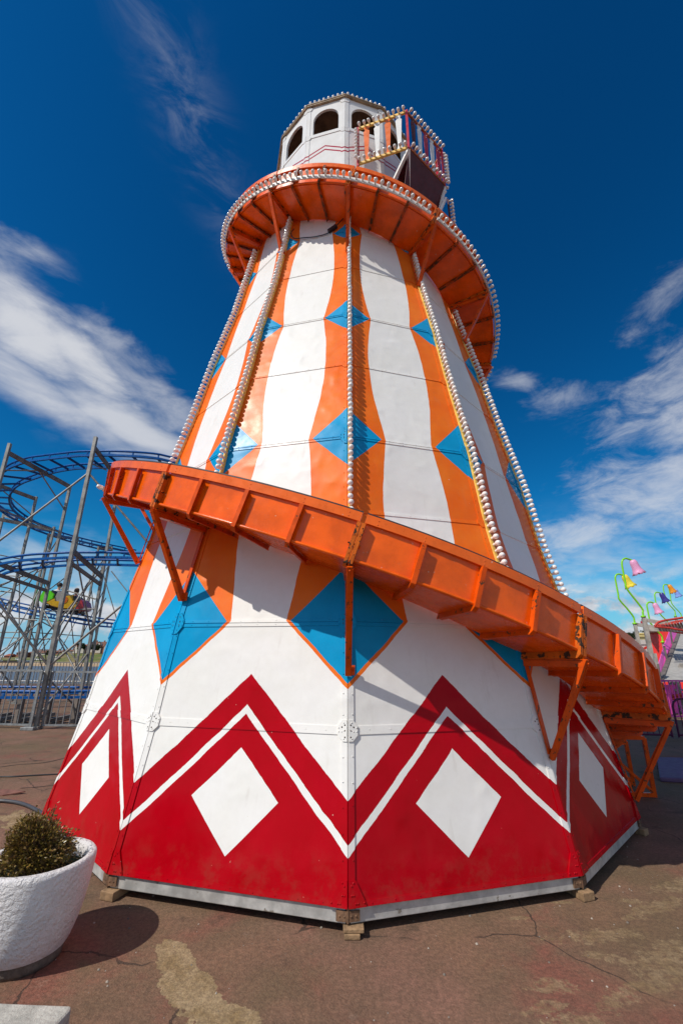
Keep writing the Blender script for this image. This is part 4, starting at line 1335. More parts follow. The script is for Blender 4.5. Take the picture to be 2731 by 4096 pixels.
# braces
def pz(P, px): return Vector((P.x, P.y, at(*px, P.y).z))
j2 = pz(P2, z5(600, 360)); k2 = pz(P2, z5(318, 1815))
brace(j2, at(*z5(-60, 915), 9.2), .024); brace(j2, at(*z5(1110, 880), 10.2), .024)
brace(k2, at(*z5(-60, 1275), 9.3), .024); brace(k2, at(*z5(960, 1325), 10.2), .026)
brace(up(P2, -.72), up(P6, -.35).lerp(up(P2, -.28), .5)); brace(up(P1, -.75), up(P1, -.25).lerp(up(P3, -.05), .5) )
brace(up(P3, -.78), up(P1, -.25).lerp(up(P3, -.05), .45)); brace(up(P6, -.78), up(P2, -.28).lerp(up(P6, -.05), .55))
brace(up(P4, -.62), up(P4l, -.2).lerp(up(P4, -.08), .4))
for a_, c_, z0_, z1_ in ((P1, P3, 4.9, 4.75), (P4l, P4, 3.5, 3.3), (P5l, P5, 4.6, 4.4), (P2, P6, 1.9, 3.9), (P2, P6, 3.9, 1.9), (P1, P3, .3, 2.3), (P1, P3, 2.3, .3), (P1, P3, 2.6, 3.9), (P4l, P4, .3, 2.4), (P4l, P4, 2.4, 4.2), (P4l, P4, 4.2, 2.4), (P5l, P5, .4, 2.2), (P5l, P5, 2.2, .4), (P5l, P5, 2.4, 4.3), (PB, P7, .4, 2.5), (PB, P7, 2.5, .4), (P7, PB, 2.6, 4.2), (P8, P9, .5, 2.2), (P8, P9, 2.2, 4.2), (P8, P9, 4.2, 2.2), (P2, P6, .25, 1.5), (P6, P2, .25, 1.0)):
    brace(Vector((a_.x, a_.y, z0_)), Vector((c_.x, c_.y, z1_)), .018)
for a_, c_, z0_ in ((PA, P4, 3.6), (P4, PB, 3.3), (P5, P7, 2.6), (PB, P8, 2.2), (P3, P6, 2.55), (PA, PB, 2.0), (P3, P7, 2.3)):
    brace(Vector((a_.x, a_.y, z0_)), Vector((c_.x, c_.y, z0_)), .017)
for a_, c_, z0_, z1_ in ((P3, P6, 1.6, 3.6), (P3, P6, 2.6, .8), (P5, P7, .6, 3.2), (P5, P7, 3.2, .6), (P4, P3, 2.5, 4.6), (P7, P8, 1.0, 3.9), (P7, P8, 3.9, 1.0), (P6, P9, 3.4, 5.2), (P4, P5, 1.0, 3.6), (PA, P4, .6, 3.1)):
    brace(Vector((a_.x, a_.y, z0_)), Vector((c_.x, c_.y, z1_)), .018)

for (xa, ya), Ya, (xb, yb), Yb in (((0, 1250), 13.0, (110, 1262), 13.0), ((0, 1440), 13.2, (280, 1470), 13.2), ((0, 1560), 15.5, (200, 1560), 15.5), ((210, 1610), 15.0, (440, 1610), 15.0), ((0, 1300), 14.0, (230, 1640), 14.5), ((300, 1400), 15.5, (590, 1790), 15.5), ((240, 1470), 14.2, (60, 1780), 14.2), ((560, 1400), 15.5, (360, 1760), 15.5), ((760, 1060), 16.5, (880, 1460), 16.5), ((840, 1100), 16.5, (965, 1260), 16.5), ((800, 1300), 16.5, (700, 1480), 16.5), ((545, 1110), 15.2, (370, 1240), 15.2), ((680, 1180), 13.6, (360, 1750), 13.6), ((150, 1130), 15, (145, 1760), 15), ((140, 1600), 13.8, (20, 1900), 13.8), ((455, 1230), 12.0, (720, 1310), 12.0), ((320, 1150), 15, (0, 1130), 15), ((720, 1520), 16, (600, 1800), 16)):
    brace(at(*z5(xa, ya), Ya), at(*z5(xb, yb), Yb), .019)
# ---- coaster car with riders
MT['cargreen'] = pmat('car_green', (0.13, 0.72, 0.012), 0.2, var=0.1)
MT['caryellow'] = pmat('car_yellow', (0.62, 0.36, 0.006), 0.22, var=0.1)
MT['carred'] = pmat('car_red', (0.42, 0.03, 0.04), 0.22, var=0.15)
MT['carorange'] = pmat('car_orange', (0.55, 0.12, 0.008), 0.25)
MT['seat'] = pmat('black_seat', (0.02, 0.02, 0.022), 0.5)
MT['greyshell'] = pmat('grey_shell', (0.30, 0.29, 0.28), 0.4)
cA, cB = at(*q2(528, 380), 16.1), at(*q2(1088, 478), 16.35)
cx_ = (cB - cA).normalized(); cy_ = Vector((0, 1, 0)); cy_ = (cy_ - cx_ * cy_.dot(cx_)).normalized(); cz_ = cx_.cross(cy_)
CL = (cB - cA).length
car = thing('coaster_car', 'green, yellow and red roller coaster car running down the blue track', 'coaster car', cA)
def cpt(u, v, w): return cA + cx_ * (u * CL) + cy_ * v + cz_ * (w * CL)
def shell(name, prof, w, mat, par=car, bev=.03):
    """prof: side outline (u along, h up) as fractions of the length; built as a rounded body of width w"""
    b = MB()
    m_ = len(prof); cu = sum(p[0] for p in prof) / m_; ch = sum(p[1] for p in prof) / m_
    layers = [(-.5, .90), (-.42, 1.0), (.42, 1.0), (.5, .90)]
    vs = [cpt(cu + (u - cu) * s_, v * w, ch + (h - ch) * s_) for v, s_ in layers for u, h in prof]
    fs = [(i * m_ + j, i * m_ + (j + 1) % m_, (i + 1) * m_ + (j + 1) % m_, (i + 1) * m_ + j) for i in range(3) for j in range(m_)]
    fs += [tuple(reversed(range(m_))), tuple(range(3 * m_, 4 * m_))]
    b.mesh(vs, fs)
    o = b.build(name, MT[mat], par)
    bm = bmesh.new(); bm.from_mesh(o.data); bmesh.ops.recalc_face_normals(bm, faces=bm.faces); bm.to_mesh(o.data); bm.free()
    return o
shell('rear_shell', [(.0, .10), (.02, .22), (.05, .36), (.20, .34), (.30, .28), (.31, .18), (.22, .10), (.12, .04)], .9, 'cargreen')
shell('body_shell', [(.13, .08), (.24, .17), (.33, .19), (.34, .14), (.48, .15), (.52, .28), (.66, .34), (.69, .33), (.74, .22), (.84, .20), (.86, .10), (.80, .03), (.50, .0), (.30, .02)], .88, 'caryellow')
shell('nose', [(.80, .05), (.83, .21), (.86, .28), (.93, .24), (.99, .13), (1.0, .06), (.94, .03)], .84, 'carred')
shell('seat', [(.30, .12), (.33, .33), (.40, .36), (.50, .34), (.53, .17), (.45, .10)], .8, 'greyshell')
shell('seat', [(.66, .12), (.67, .32), (.72, .33), (.80, .25), (.84, .13)], .78, 'seat')
shell('seat', [(.17, .15), (.20, .37), (.26, .36), (.31, .28), (.31, .15)], .78, 'seat')
b = MB()
for u in (.18, .42, .62, .86):
    for v in (-.30, .30):
        b.lathe(cpt(u, v - .03, -.03), cy_, [(0, 0), (.06, 0), (.06, .05), (0, .05)], 14)
    b.bar(cpt(u, -.3, -.03), cpt(u, .3, -.03), .05, .05)
b.bar(cpt(.12, 0, -.0), cpt(.92, 0, -.0), .3, .10)
b.build('bogie', MT['seat'], car)
b = MB()
vs = [(.57 + .055 * math.cos(a), .20 + .075 * math.sin(a)) for a in [i * math.pi / 8 for i in range(16)]]
b.prism([cpt(u, -.452, h) for u, h in vs], cy_ * .014)
b.build('flash', MT['carorange'], car)

MT['skin'] = pmat('skin', (0.50, 0.27, 0.18), 0.5)
MT['hair'] = pmat('dark_hair', (0.035, 0.02, 0.014), 0.6)
MT['hairbrown'] = pmat('brown_hair', (0.12, 0.06, 0.03), 0.6)
def body_mesh(name, J, E, R, mat, root, par):
    me = bpy.data.meshes.new(name)
    me.from_pydata(J, E, [])
    o = bpy.data.objects.new(name, me); COL.objects.link(o); o.parent = par
    WLOC[o.name] = WLOC[par.name]
    sk = o.modifiers.new('skin', 'SKIN')
    for i, r in enumerate(R):
        me.skin_vertices[0].data[i].radius = (r, r)
        me.skin_vertices[0].data[i].use_root = (i == root)
    sb = o.modifiers.new('sub', 'SUBSURF'); sb.levels = 1; sb.render_levels = 2
    sk.use_smooth_shade = True
    me.materials.append(mat)
    return o
def rider(u, v, h, label, shirt, hairm, lean=.10, s=1.0):
    P = cpt(u, v, h)
    fx = cx_; fy = cy_; fz = Vector((0, 0, 1))
    L = lambda a, b_, c: (fx * a + fy * b_ + fz * c) * s
    t = thing('person', label, 'person', P)
    # one continuous seated body: pelvis, spine, neck, head, arms to the lap bar, thighs and shins
    J = [L(0, 0, -.42), L(0.01, 0, -.20), L(.03, 0, .0), L(.05, 0, .10), L(.07, 0, .19), L(.085, 0, .30), L(.095, 0, .37),
         L(.03, .15, -.02), L(.14, .19, -.22), L(.32, .14, -.26), L(.39, .13, -.25),
         L(.03, -.15, -.02), L(.14, -.19, -.22), L(.32, -.14, -.26), L(.39, -.13, -.25),
         L(.20, .09, -.44), L(.38, .10, -.42), L(.42, .10, -.68), L(.20, -.09, -.44), L(.38, -.10, -.42), L(.42, -.10, -.68), L(.145, 0, .27)]
    E = [(0, 1), (1, 2), (2, 3), (3, 4), (4, 5), (5, 6), (2, 7), (7, 8), (8, 9), (9, 10), (2, 11), (11, 12), (12, 13), (13, 14), (0, 15), (15, 16), (16, 17), (0, 18), (18, 19), (19, 20), (5, 21)]
    Rr = [.12, .12, .125, .055, .075, .10, .07, .065, .048, .038, .032, .065, .048, .038, .032, .085, .07, .05, .085, .07, .05, .03]
    body_mesh('body', [tuple(j) for j in J], E, [r * s for r in Rr], MT['skin'], 0, t)
    b = MB()
    c = P + L(.075, 0, .30)
    vs = []
    b.lathe(c - fx * .012 * s, fz, [(.104 * s, -.06 * s), (.116 * s, .0), (.112 * s, .05 * s), (.085 * s, .095 * s), (.04 * s, .118 * s), (0, .122 * s)], 14, wob=lambda a, i: 1.0)
    b.build('hair', hairm, t)
    b = MB()
    b.lathe(P + L(0.015, 0, -.44), fz, [(.13 * s, 0), (.145 * s, .14 * s), (.17 * s, .34 * s), (.19 * s, .42 * s), (.15 * s, .49 * s), (.075 * s, .53 * s)], 16)
    for sg in (1, -1):
        b.tube([P + L(.03, sg * .14, -.01), P + L(.10, sg * .19, -.14)], [.078 * s, .062 * s], 10)
    b.build('shirt', shirt, t)
    return t
MT['shirtw'] = pmat('white_shirt', (0.62, 0.60, 0.58), 0.8)
MT['shirtd'] = pmat('dark_top', (0.05, 0.05, 0.08), 0.8)
MT['shirtp'] = pmat('pink_top', (0.45, 0.20, 0.22), 0.8)
rider(.21, 0, .36, 'rider in a white top sitting in the green rear of the coaster car', MT['shirtw'], MT['hair'], s=.80)
rider(.565, .20, .33, 'dark-haired rider in the middle row of the coaster car, far seat', MT['shirtd'], MT['hairbrown'], s=.74)
rider(.66, -.16, .30, 'rider in pale pink top in the front seat behind the red nose', MT['shirtp'], MT['hair'], s=.74)

# ---- grey steel fence panels in front of the coaster
def fence_panel(A, B, h, label, z0=.07, step=.135, mat='galv', name='fence_panel', cat='fence', rb=.011, group=None):
    A, B = Vector(A), Vector(B)
    t = thing(name, label, cat, A, group)
    L = (B - A).length; e = (B - A) / L
    b = MB()
    zz = Vector((0, 0, 1))
    b.bar(A + zz * h, B + zz * h, .04, .04); b.bar(A + zz * z0, B + zz * z0, .04, .035)
    for q in (A, B): b.bar(q + zz * (z0 - .05), q + zz * h, .04, .04)
    b.build('frame', MT[mat], t)
    b = MB()
    i = step
    while i < L - .04:
        b.tube([A + e * i + zz * z0, A + e * i + zz * h], rb, 6, caps=False); i += step
    b.build('bars', MT[mat], t)
    return t
fence_panel((-9.6, 10.35, 0), (-6.34, 9.98, 0), 1.12, 'grey barred fence panel at the far left in front of the blue track')
fence_panel((-6.10, 9.97, 0), (-3.0, 10.02, 0), 1.10, 'grey barred fence panel between the tall post and the slide tower')
b = MB()
b.obox((-6.25, 9.80, .030), (.13, 0, 0), (0, .08, 0), (0, 0, .03))
b.obox((-6.24, 9.83, .58), (.020, 0, 0), (0, .020, 0), (0, 0, .55))
tag(b.build('gate_post', MT['galv'], None, Vector((-6.22, 9.80, 0)), bevel=.006), 'square grey gate post on a concrete foot between the two fence panels', 'post')
fence_panel((-40, 24.3, 0), (1.5, 24.3, 0), 1.10, 'long dark barred railing along the sea front behind the coaster', step=.16, mat='galvdk', name='railing', cat='railing', rb=.014)
wr = thing('white_railing', 'low white two-rail fence at the edge of the sea', 'railing', (-20, 24.75, 0))
b = MB()
for z in (.63, .16):
    b.tube([Vector((-40, 24.75, z)), Vector((1.6, 24.75, z))], .03, 8)
b.build('rail', MT['white'], wr)
b = MB()
for i in range(18):
    b.tube([Vector((-39 + i * 2.35, 24.75, 0)), Vector((-39 + i * 2.35, 24.75, .68))], .04, 8)
b.build('posts', MT['white'], wr)

# ---- sea and far shore
def sea_mat():
    m = bpy.data.materials.new('sea_water'); m.use_nodes = True
    k = N(m.node_tree); bb = k.new('ShaderNodeBsdfPrincipled'); o = k.new('ShaderNodeOutputMaterial')
    k.t.links.new(bb.outputs[0], o.inputs[0])
    obj = k.new('ShaderNodeTexCoord').outputs['Object']
    mp = k.new('ShaderNodeMapping'); k.put(mp.inputs[0], obj); mp.inputs['Scale'].default_value = (.25, 1, 1)
    foam = k.mul(k.ramp(k.noise(mp.outputs[0], .5, 5, .6), .60, .70), .35)
    k.put(bb.inputs['Base Color'], k.mix(foam, (0.085, 0.095, 0.115, 1), (0.45, 0.43, 0.40, 1)))
    bb.inputs['Roughness'].default_value = .35
    bp = k.new('ShaderNodeBump'); bp.inputs['Distance'].default_value = 1.0
    k.put(bp.inputs['Height'], k.mul(k.noise(mp.outputs[0], 1.6, 4, .6), .25)); k.put(bb.inputs['Normal'], bp.outputs[0])
    return m
YS = 350
SEA = -5.4
b = MB(); b.face([(-1500, 24, SEA), (60, 24, SEA), (60, 1500, SEA), (-1500, 1500, SEA)])
tag(b.build('sea', sea_mat()), kind='structure')
MT['sand'] = pmat('sand', (0.40, 0.27, 0.15), .9, var=.15, vscale=.08)
MT['seawall'] = pmat('pale_sea_wall', (0.55, 0.50, 0.42), .8, var=.1, vscale=.3)
def grass_mat():
    m = bpy.data.materials.new('bank_grass'); m.use_nodes = True
    k = N(m.node_tree); bb = k.new('ShaderNodeBsdfPrincipled'); o = k.new('ShaderNodeOutputMaterial')
    k.t.links.new(bb.outputs[0], o.inputs[0])
    obj = k.new('ShaderNodeTexCoord').outputs['Object']
    c = k.mix(k.ramp(k.noise(obj, .06, 5, .6), .4, .62), (.10, .13, .022, 1), (.20, .15, .055, 1))
    c = k.mix(k.ramp(k.noise(obj, .35, 5, .65), .55, .72), c, (.045, .075, .014, 1))
    k.put(bb.inputs['Base Color'], c); bb.inputs['Roughness'].default_value = .9
    return m
MT['grass'] = grass_mat()
xl, xr = at(*q1(-500, 480), YS).x, at(*q1(1700, 480), YS).x
def zy(px, py, Y=YS): return at(*q1(px, py), Y).z
b = MB(); b.face([(xl, YS - 22, SEA - .02), (xr, YS - 22, SEA - .02), (xr, YS, SEA + 1.6), (xl, YS, SEA + 1.6)])
tag(b.build('beach', MT['sand']), kind='structure')
b = MB()
z1_ = zy(700, 462)
b.box((at(*q1(380, 480), YS).x, YS, SEA + .4), (xr, YS + 1.2, z1_))
tag(b.build('sea_wall', MT['seawall']), kind='structure')
b = MB()
nxx, nyy = 60, 10
vs = []
for j in range(nyy + 1):
    for i in range(nxx + 1):
        px = -500 + 2200 * i / nxx; t = j / nyy
        X = at(*q1(px, 480), YS).x
        hi = zy(px, 352 if px > 800 else (352 + min(58, (800 - px) * .12)))
        lo = z1_ if px > 380 else zy(px, 445)
        vs.append((X * (1 + t * .12), YS + 1 + t * 42, lo + (hi * 1.12 - lo) * (t ** .8) + .5 * math.sin(px * .021 + j) * t))
for i in range(nxx + 1): vs.append((vs[nyy * (nxx + 1) + i][0] * 1.5, YS + 260, vs[nyy * (nxx + 1) + i][2] - 1))
b.mesh(vs, [(j * (nxx + 1) + i, j * (nxx + 1) + i + 1, (j + 1) * (nxx + 1) + i + 1, (j + 1) * (nxx + 1) + i) for j in range(nyy + 1) for i in range(nxx)], 0, True)
tag(b.build('hillside', MT['grass']), kind='structure')
MT['brick'] = pmat('brown_brick', (0.25, 0.11, 0.07), .85, var=.2, vscale=.8)
MT['cream'] = pmat('cream_render', (0.60, 0.55, 0.48), .85, var=.1, vscale=.5)
MT['tile'] = pmat('brown_roof', (0.16, 0.075, 0.05), .85, var=.2, vscale=.7)
MT['tilered'] = pmat('red_roof', (0.30, 0.09, 0.05), .85, var=.2, vscale=.7)
MT['pane'] = pmat('window_glass', (0.03, 0.035, 0.045), .15)
def house(px0, px1, pyb, pye, pyr, label, wall, roof, Y=YS + 46, dep=9, gables=0, name='house', cat='house', chim=1, rows=2):
    """pyb base, pye eaves, pyr ridge (in the far shore crop's pixels)"""
    A, B = at(*q1(px0, pyb), Y), at(*q1(px1, pyb), Y)
    zb, ze, zr = A.z - 3, at(*q1(px0, pye), Y).z, at(*q1(px0, pyr), Y).z
    t = thing(name, label, cat, (A.x, Y, A.z))
    b = MB(); b.box((A.x, Y, zb), (B.x, Y + dep, ze)); b.build('wall', MT[wall], t)
    b = MB()
    x0, x1 = A.x - .5, B.x + .5
    b.mesh([(x0, Y - .5, ze), (x1, Y - .5, ze), (x1, Y + dep + .5, ze), (x0, Y + dep + .5, ze), (x0 + 1.2, Y + dep / 2, zr), (x1 - 1.2, Y + dep / 2, zr)], [(0, 1, 5, 4), (2, 3, 4, 5), (1, 2, 5), (3, 0, 4), (3, 2, 1, 0)])
    rf = b.build('roof', MT[roof], t)
    for c in range(chim):
        b = MB(); x = x0 + (x1 - x0) * (c + .6) / (chim + .2)
        b.box((x, Y + dep / 2 - .5, zr - 1), (x + 1.0, Y + dep / 2 + .4, zr + 1.1)); b.build('chimney', MT['brick'], rf)
    for gq in range(gables):
        gx = x0 + (x1 - x0) * (gq + .5) / gables; gw = (x1 - x0) / gables * .30
        b = MB()
        b.prism([(gx - gw, Y - 1.0, A.z), (gx + gw, Y - 1.0, A.z), (gx + gw, Y - 1.0, ze), (gx, Y - 1.0, ze + (zr - ze) * .95), (gx - gw, Y - 1.0, ze)], (0, 4, 0))
        gb = b.build('gable', MT['cream'], t)
        b = MB()
        for sg in (1, -1):
            b.bar((gx, Y - .6, ze + (zr - ze) * .98), (gx + sg * gw * 1.12, Y - .6, ze - .2), 1.2, .3, (0, 0, 1))
        b.build('gable_roof', MT[roof], gb)
    h_ = ze - A.z
    cols_ = max(2, int((B.x - A.x) / 2.6))
    for r_i in range(rows):
        for c in range(cols_):
            x = A.x + (B.x - A.x) * (c + .5) / cols_
            z = A.z + h_ * (r_i + .32) / rows
            b = MB(); b.box((x - .5, Y - .06, z), (x + .5, Y + .02, z + h_ * .38 / rows)); b.build('window', MT['pane'], t)
house(920, 1060, 352, 295, 240, 'brick gabled house left of the big hotel on the far shore', 'brick', 'tilered', gables=2, rows=3)
house(1085, 1380, 350, 268, 205, 'large brown roofed hotel with white gables on the far grassy bank', 'brick', 'tile', Y=YS + 50, gables=3, rows=3, chim=3, dep=14, name='hotel', cat='hotel')
house(412, 562, 388, 352, 320, 'long brown roofed terrace of white cottages on the far shore', 'cream', 'tile', chim=6)
house(205, 275, 378, 350, 324, 'small brown house left of the terrace on the far shore', 'brick', 'tile')
house(330, 398, 384, 352, 332, 'brown house standing against the left end of the far terrace', 'brick', 'tile', Y=YS + 56)
house(48, 132, 420, 388, 360, 'low house with orange roof at the left end of the far shore', 'brick', 'tilered')
house(620, 770, 358, 338, 316, 'distant low brown terrace on the ridge right of the white cottages', 'brick', 'tile', Y=YS + 60, chim=3)
house(780, 925, 352, 328, 306, 'distant terrace on the ridge beside the brick gabled house', 'cream', 'tile', Y=YS + 60, chim=4)
house(600, 700, 436, 400, 392, 'long white flat-roofed beach hut at the foot of the grassy bank', 'cream', 'seawall', Y=YS + 8, chim=0, dep=5, rows=1, name='beach_hut', cat='hut')
MT['treedark'] = leaf_mat('dark_foliage', [(0.012, 0.020, 0.007), (0.030, 0.045, 0.012), (0.02, 0.03, 0.01)], .7)
def tree(base, w, h, label, seed, cat='tree', n_leaf=1500, leafs=.45, mat='treedark', flat_=.8, group=None):
    r = random.Random(seed)
    t = thing('tree', label, cat, base, group)
    B = Vector(base)
    b = MB()
    b.tube([B - Vector((0, 0, .5)), B + Vector((w * .03, 0, h * .35)), B + Vector((-w * .02, 0, h * .7))], [w * .05, w * .035, w * .012], 8)
    for i in range(6):
        a = r.uniform(0, 6.28)
        p = B + Vector((0, 0, h * r.uniform(.25, .5)))
        b.tube([p, p + Vector((math.cos(a) * w * .3, math.sin(a) * w * .3, h * .25))], [w * .02, w * .006], 5)
    b.build('trunk', MT['twig'], t)
    b = MB()
    cl = [(Vector((r.uniform(-.36, .36) * w, r.uniform(-.3, .3) * w, h * r.uniform(.42, .84))), r.uniform(.16, .26) * w) for _ in range(11)]
    for i in range(n_leaf):
        c, rad = r.choice(cl)
        d = Vector((r.gauss(0, 1), r.gauss(0, 1), r.gauss(0, 1))).normalized() * rad * (r.random() ** .4)
        d.z *= flat_
        p = B + c + d
        s_ = leafs * r.uniform(.5, 1.2)
        e1 = Vector((r.uniform(-1, 1), r.uniform(-1, 1), r.uniform(-1, 1))).normalized(); e2 = e1.cross(Vector((r.uniform(-1, 1), r.uniform(-1, 1), r.uniform(-1, 1)))).normalized()
        b.face([p - e1 * s_, p + e2 * s_ * .6, p + e1 * s_, p - e2 * s_ * .6])
    b.build('crown', MT[mat], t)
    return t
c_ = at(*q1(1005, 345), YS + 40); tree((c_.x, c_.y, c_.z), 6.6, 8.0, 'dark round tree in front of the brick gabled house on the far shore', 1, leafs=.8)
c_ = at(*q1(1175, 345), YS + 40); tree((c_.x, c_.y, c_.z), 8.8, 6.6, 'wide dark tree in front of the large hotel on the far shore', 2, leafs=.8)
c_ = at(*q1(615, 400), YS + 42); tree((c_.x, c_.y, c_.z), 4.5, 5.0, 'dark tree at the right end of the white cottages on the far shore', 5, leafs=.6)
def parked(px, py, w, label, mat, Y=YS + 6):
    p = at(*q1(px, py), Y); t = thing('parked_car', label, 'car', (p.x, p.y, p.z))
    b = MB(); b.prism([p + Vector((x * w, 0, z)) for x, z in ((-.5, 0.3), (.5, .3), (.5, .9), (.30, 1.0), (.15, 1.6), (-.35, 1.6), (-.5, 1.0))], (0, 1.8, 0)); b.build('body', MT[mat], t)
    b = MB(); b.prism([p + Vector((x * w, -.03, z)) for x, z in ((.25, 1.0), (.13, 1.5), (-.32, 1.5), (-.42, 1.0))], (0, .05, 0)); b.build('window', MT['pane'], t)
    for x in (-.3, .3):
        b = MB(); b.lathe(p + Vector((x * w, -.06, .34)), (0, 1, 0), [(0, 0), (.34, 0), (.34, .3), (0, .3)], 14); b.build('wheel', MT['rubber'], t)
parked(425, 446, 4.6, 'white van parked by the far beach below the cottages', 'white')
parked(495, 446, 3.6, 'silver car parked by the far beach left of the beach hut', 'stripwhite')
parked(222, 440, 3.6, 'white car parked by the far beach at the left', 'white')

# ---- the children's ride on the right
MT['lime'] = pmat('lime_paint', (0.22, 0.62, 0.010), .3)
MT['pink'] = pmat('pink_petal', (0.75, 0.33, 0.52), .3, var=.12, vscale=4)
MT['yellowpetal'] = pmat('yellow_petal', (0.82, 0.66, 0.05), .3, var=.18, vscale=5)
MT['violet'] = pmat('violet_petal', (0.045, 0.035, 0.23), .25, var=.5, vscale=3)
MT['amber'] = pmat('amber_petal', (0.75, 0.28, 0.012), .3, var=.25, vscale=3)
MT['paleblue'] = pmat('pale_blue_petal', (0.22, 0.33, 0.72), .3, var=.3, vscale=3)
MT['greywood'] = pmat('grey_timber', (0.33, 0.30, 0.26), .85, var=.3, vscale=6, bump=.003)
MT['hotpink'] = pmat('hot_pink_sheet', (0.92, 0.10, 0.47), .4, var=.08)
MT['purple'] = pmat('purple_paint', (0.15, 0.016, 0.14), .45, var=.2, spec=.2)
MT['plum'] = pmat('shaded_plum_paint', (0.075, 0.010, 0.045), .5, var=.2, spec=.2)  # barrier plum, with the shade they stand in put into its colour
MT['redsheet'] = pmat('red_sheet', (0.84, 0.030, 0.018), .45, var=.12, vscale=2)
MT['redtrack'] = pmat('red_track', (0.50, 0.045, 0.03), .4, var=.2)
MT['deck'] = pmat('grey_ramp', (0.36, 0.34, 0.31), .7, var=.15, vscale=5)
MT['wsheet'] = pmat('white_sheet', (0.68, 0.66, 0.63), .5, var=.08)
def flower(path, Y, mouth, hw_, mat, label, postbase=None, r=.032):
    """path: stalk points in the crop from base to bell; mouth: centre of the bell's rim"""
    P = [at(*q3(x, y), Y) for x, y in path]
    t = thing('flower_lamp', label, 'flower lamp', P[0])
    b = MB(); b.tube(crom(P, 5), r, 10); b.lathe(P[0] - Vector((0, 0, .02)), (0, 0, 1), [(0, 0), (r * 2.4, 0), (r * 2.4, .06), (0, .06)], 12)
    b.build('stalk', MT['lime'], t)
    a, m_ = P[-1], at(*q3(*mouth), Y)
    ax = (m_ - a).normalized(); L = (m_ - a).length
    Wd = .74 * hw_ * .243 / 1758 * (at(*q3(*mouth), Y) - Vector((0, 0, CZ))).length
    b = MB()
    prof = [(.10, -.04), (.42, -.02), (.60, .10), (.66, .28), (.68, .48), (.76, .68), (.92, .86), (1.12, 1.0)]
    seg = 40
    ref = Vector((0, 1, 0)); e = ax.cross(ref).normalized(); g_ = ax.cross(e)
    vs, fs = [], []
    for i, (rr, hh) in enumerate(prof):
        for j in range(seg):
            an = 2 * math.pi * j / seg
            lob = abs(math.cos(an * 3.5))
            f = 1 + (i / 7) ** 3 * .10 * (lob - .5)
            hh2 = hh + (.07 * (i / 7) ** 5 * (1 - 2 * (1 - lob)))
            vs.append(a + ax * hh2 * L + (e * math.cos(an) + g_ * math.sin(an)) * rr * Wd * f)
    for i in range(len(prof) - 1):
        for j in range(seg):
            fs.append((i * seg + j, i * seg + (j + 1) % seg, (i + 1) * seg + (j + 1) % seg, (i + 1) * seg + j))
    b.mesh(vs, fs, 0, True)
    o = b.build('petal_bell', MT[mat], t)
    sd = o.modifiers.new('thick', 'SOLIDIFY'); sd.thickness = .02
    return t
flower([(910, 1100), (900, 1030), (880, 950), (640, 640), (615, 540), (575, 340), (558, 230), (570, 165), (615, 138), (670, 150), (728, 172)], 15.5, (838, 385), 100, 'pink', 'tallest pink bell flower lamp on a lime green stalk beside the yellow one')
flower([(768, 1215), (760, 1150), (740, 1090), (640, 960), (515, 815), (495, 720), (455, 510), (448, 450), (465, 410), (505, 397), (560, 410), (590, 418)], 17.2, (700, 600), 92, 'yellowpetal', 'yellow bell flower lamp on a lime green stalk behind the tall pink one')
flower([(1230, 1520), (1222, 1450), (1200, 1400), (1050, 1230), (1020, 1180), (985, 1010), (968, 920), (975, 880), (1010, 857), (1050, 862), (1090, 880)], 20.5, (1170, 1035), 68, 'pink', 'small lower pink bell flower lamp in front of the red sheet wall', r=.034)
flower([(1400, 1260), (1350, 1220), (1270, 1140), (1180, 1040), (1120, 880), (1100, 780), (1098, 725), (1120, 698), (1150, 697), (1200, 712)], 23.5, (1282, 850), 62, 'violet', 'dark blue and violet bell flower lamp on a lime stalk')
flower([(1437, 1090), (1430, 1010), (1410, 980), (1300, 850), (1252, 700), (1238, 620), (1245, 580), (1275, 568), (1328, 575)], 26.5, (1408, 695), 54, 'amber', 'amber bell flower lamp on a lime stalk in front of the pale blue one')
flower([(1540, 1110), (1528, 1060), (1500, 1020), (1380, 885), (1355, 760), (1332, 660), (1345, 635), (1380, 630), (1425, 645)], 28.0, (1495, 765), 52, 'paleblue', 'pale blue bell flower lamp half hidden behind the amber one', r=.03)
ride = thing('kiddie_coaster', 'small red track ride with grey timber posts and pink sided ramp at right', 'fairground ride', at(*q4(600, 1150), 13.5) * 1.0)
def rp(name, fn, mat, bev=0):
    b = MB(); fn(b); return b.build(name, MT[mat], ride)
def tp(top, Y, zb=0): 
    p = at(*q4(*top), Y); return p, Vector((p.x, p.y, zb))
for top, Y, w in (((362, 60), 15.5, .115), ((258, 140), 17.2, .105), ((590, 358), 20.5, .10), ((485, 480), 13.2, .085), ((735, 50), 26.5, .11)):
    p, q = tp(top, Y); rp('timber_post', lambda b: b.bar(p, q, w, w), 'greywood')
for A_, Ya, B_, Yb in (((385, 90), 15.5, (830, 165), 15.0), ((275, 140), 17.2, (560, 185), 17.0), ((400, 195), 15.5, (840, 212), 15.0)):
    rp('timber_beam', lambda b: b.bar(at(*q4(*A_), Ya), at(*q4(*B_), Yb), .08, .12), 'greywood')
for dy, Y in ((0, 14.6), (34, 15.8)):
    pts_ = crom([at(*q4(x, y + dy), Y) for x, y in [(490, 160), (530, 118), (600, 95), (700, 80), (826, 60), (1000, 40)]], 5)
    rp('red_rail', lambda b: b.tube(pts_, .035, 8), 'redtrack')
    pts2 = crom([at(*q4(x, y + dy), Y) for x, y in [(490, 168), (540, 172), (640, 180), (760, 200), (900, 222)]], 5)
    rp('red_rail', lambda b: b.tube(pts2, .03, 8), 'redtrack')
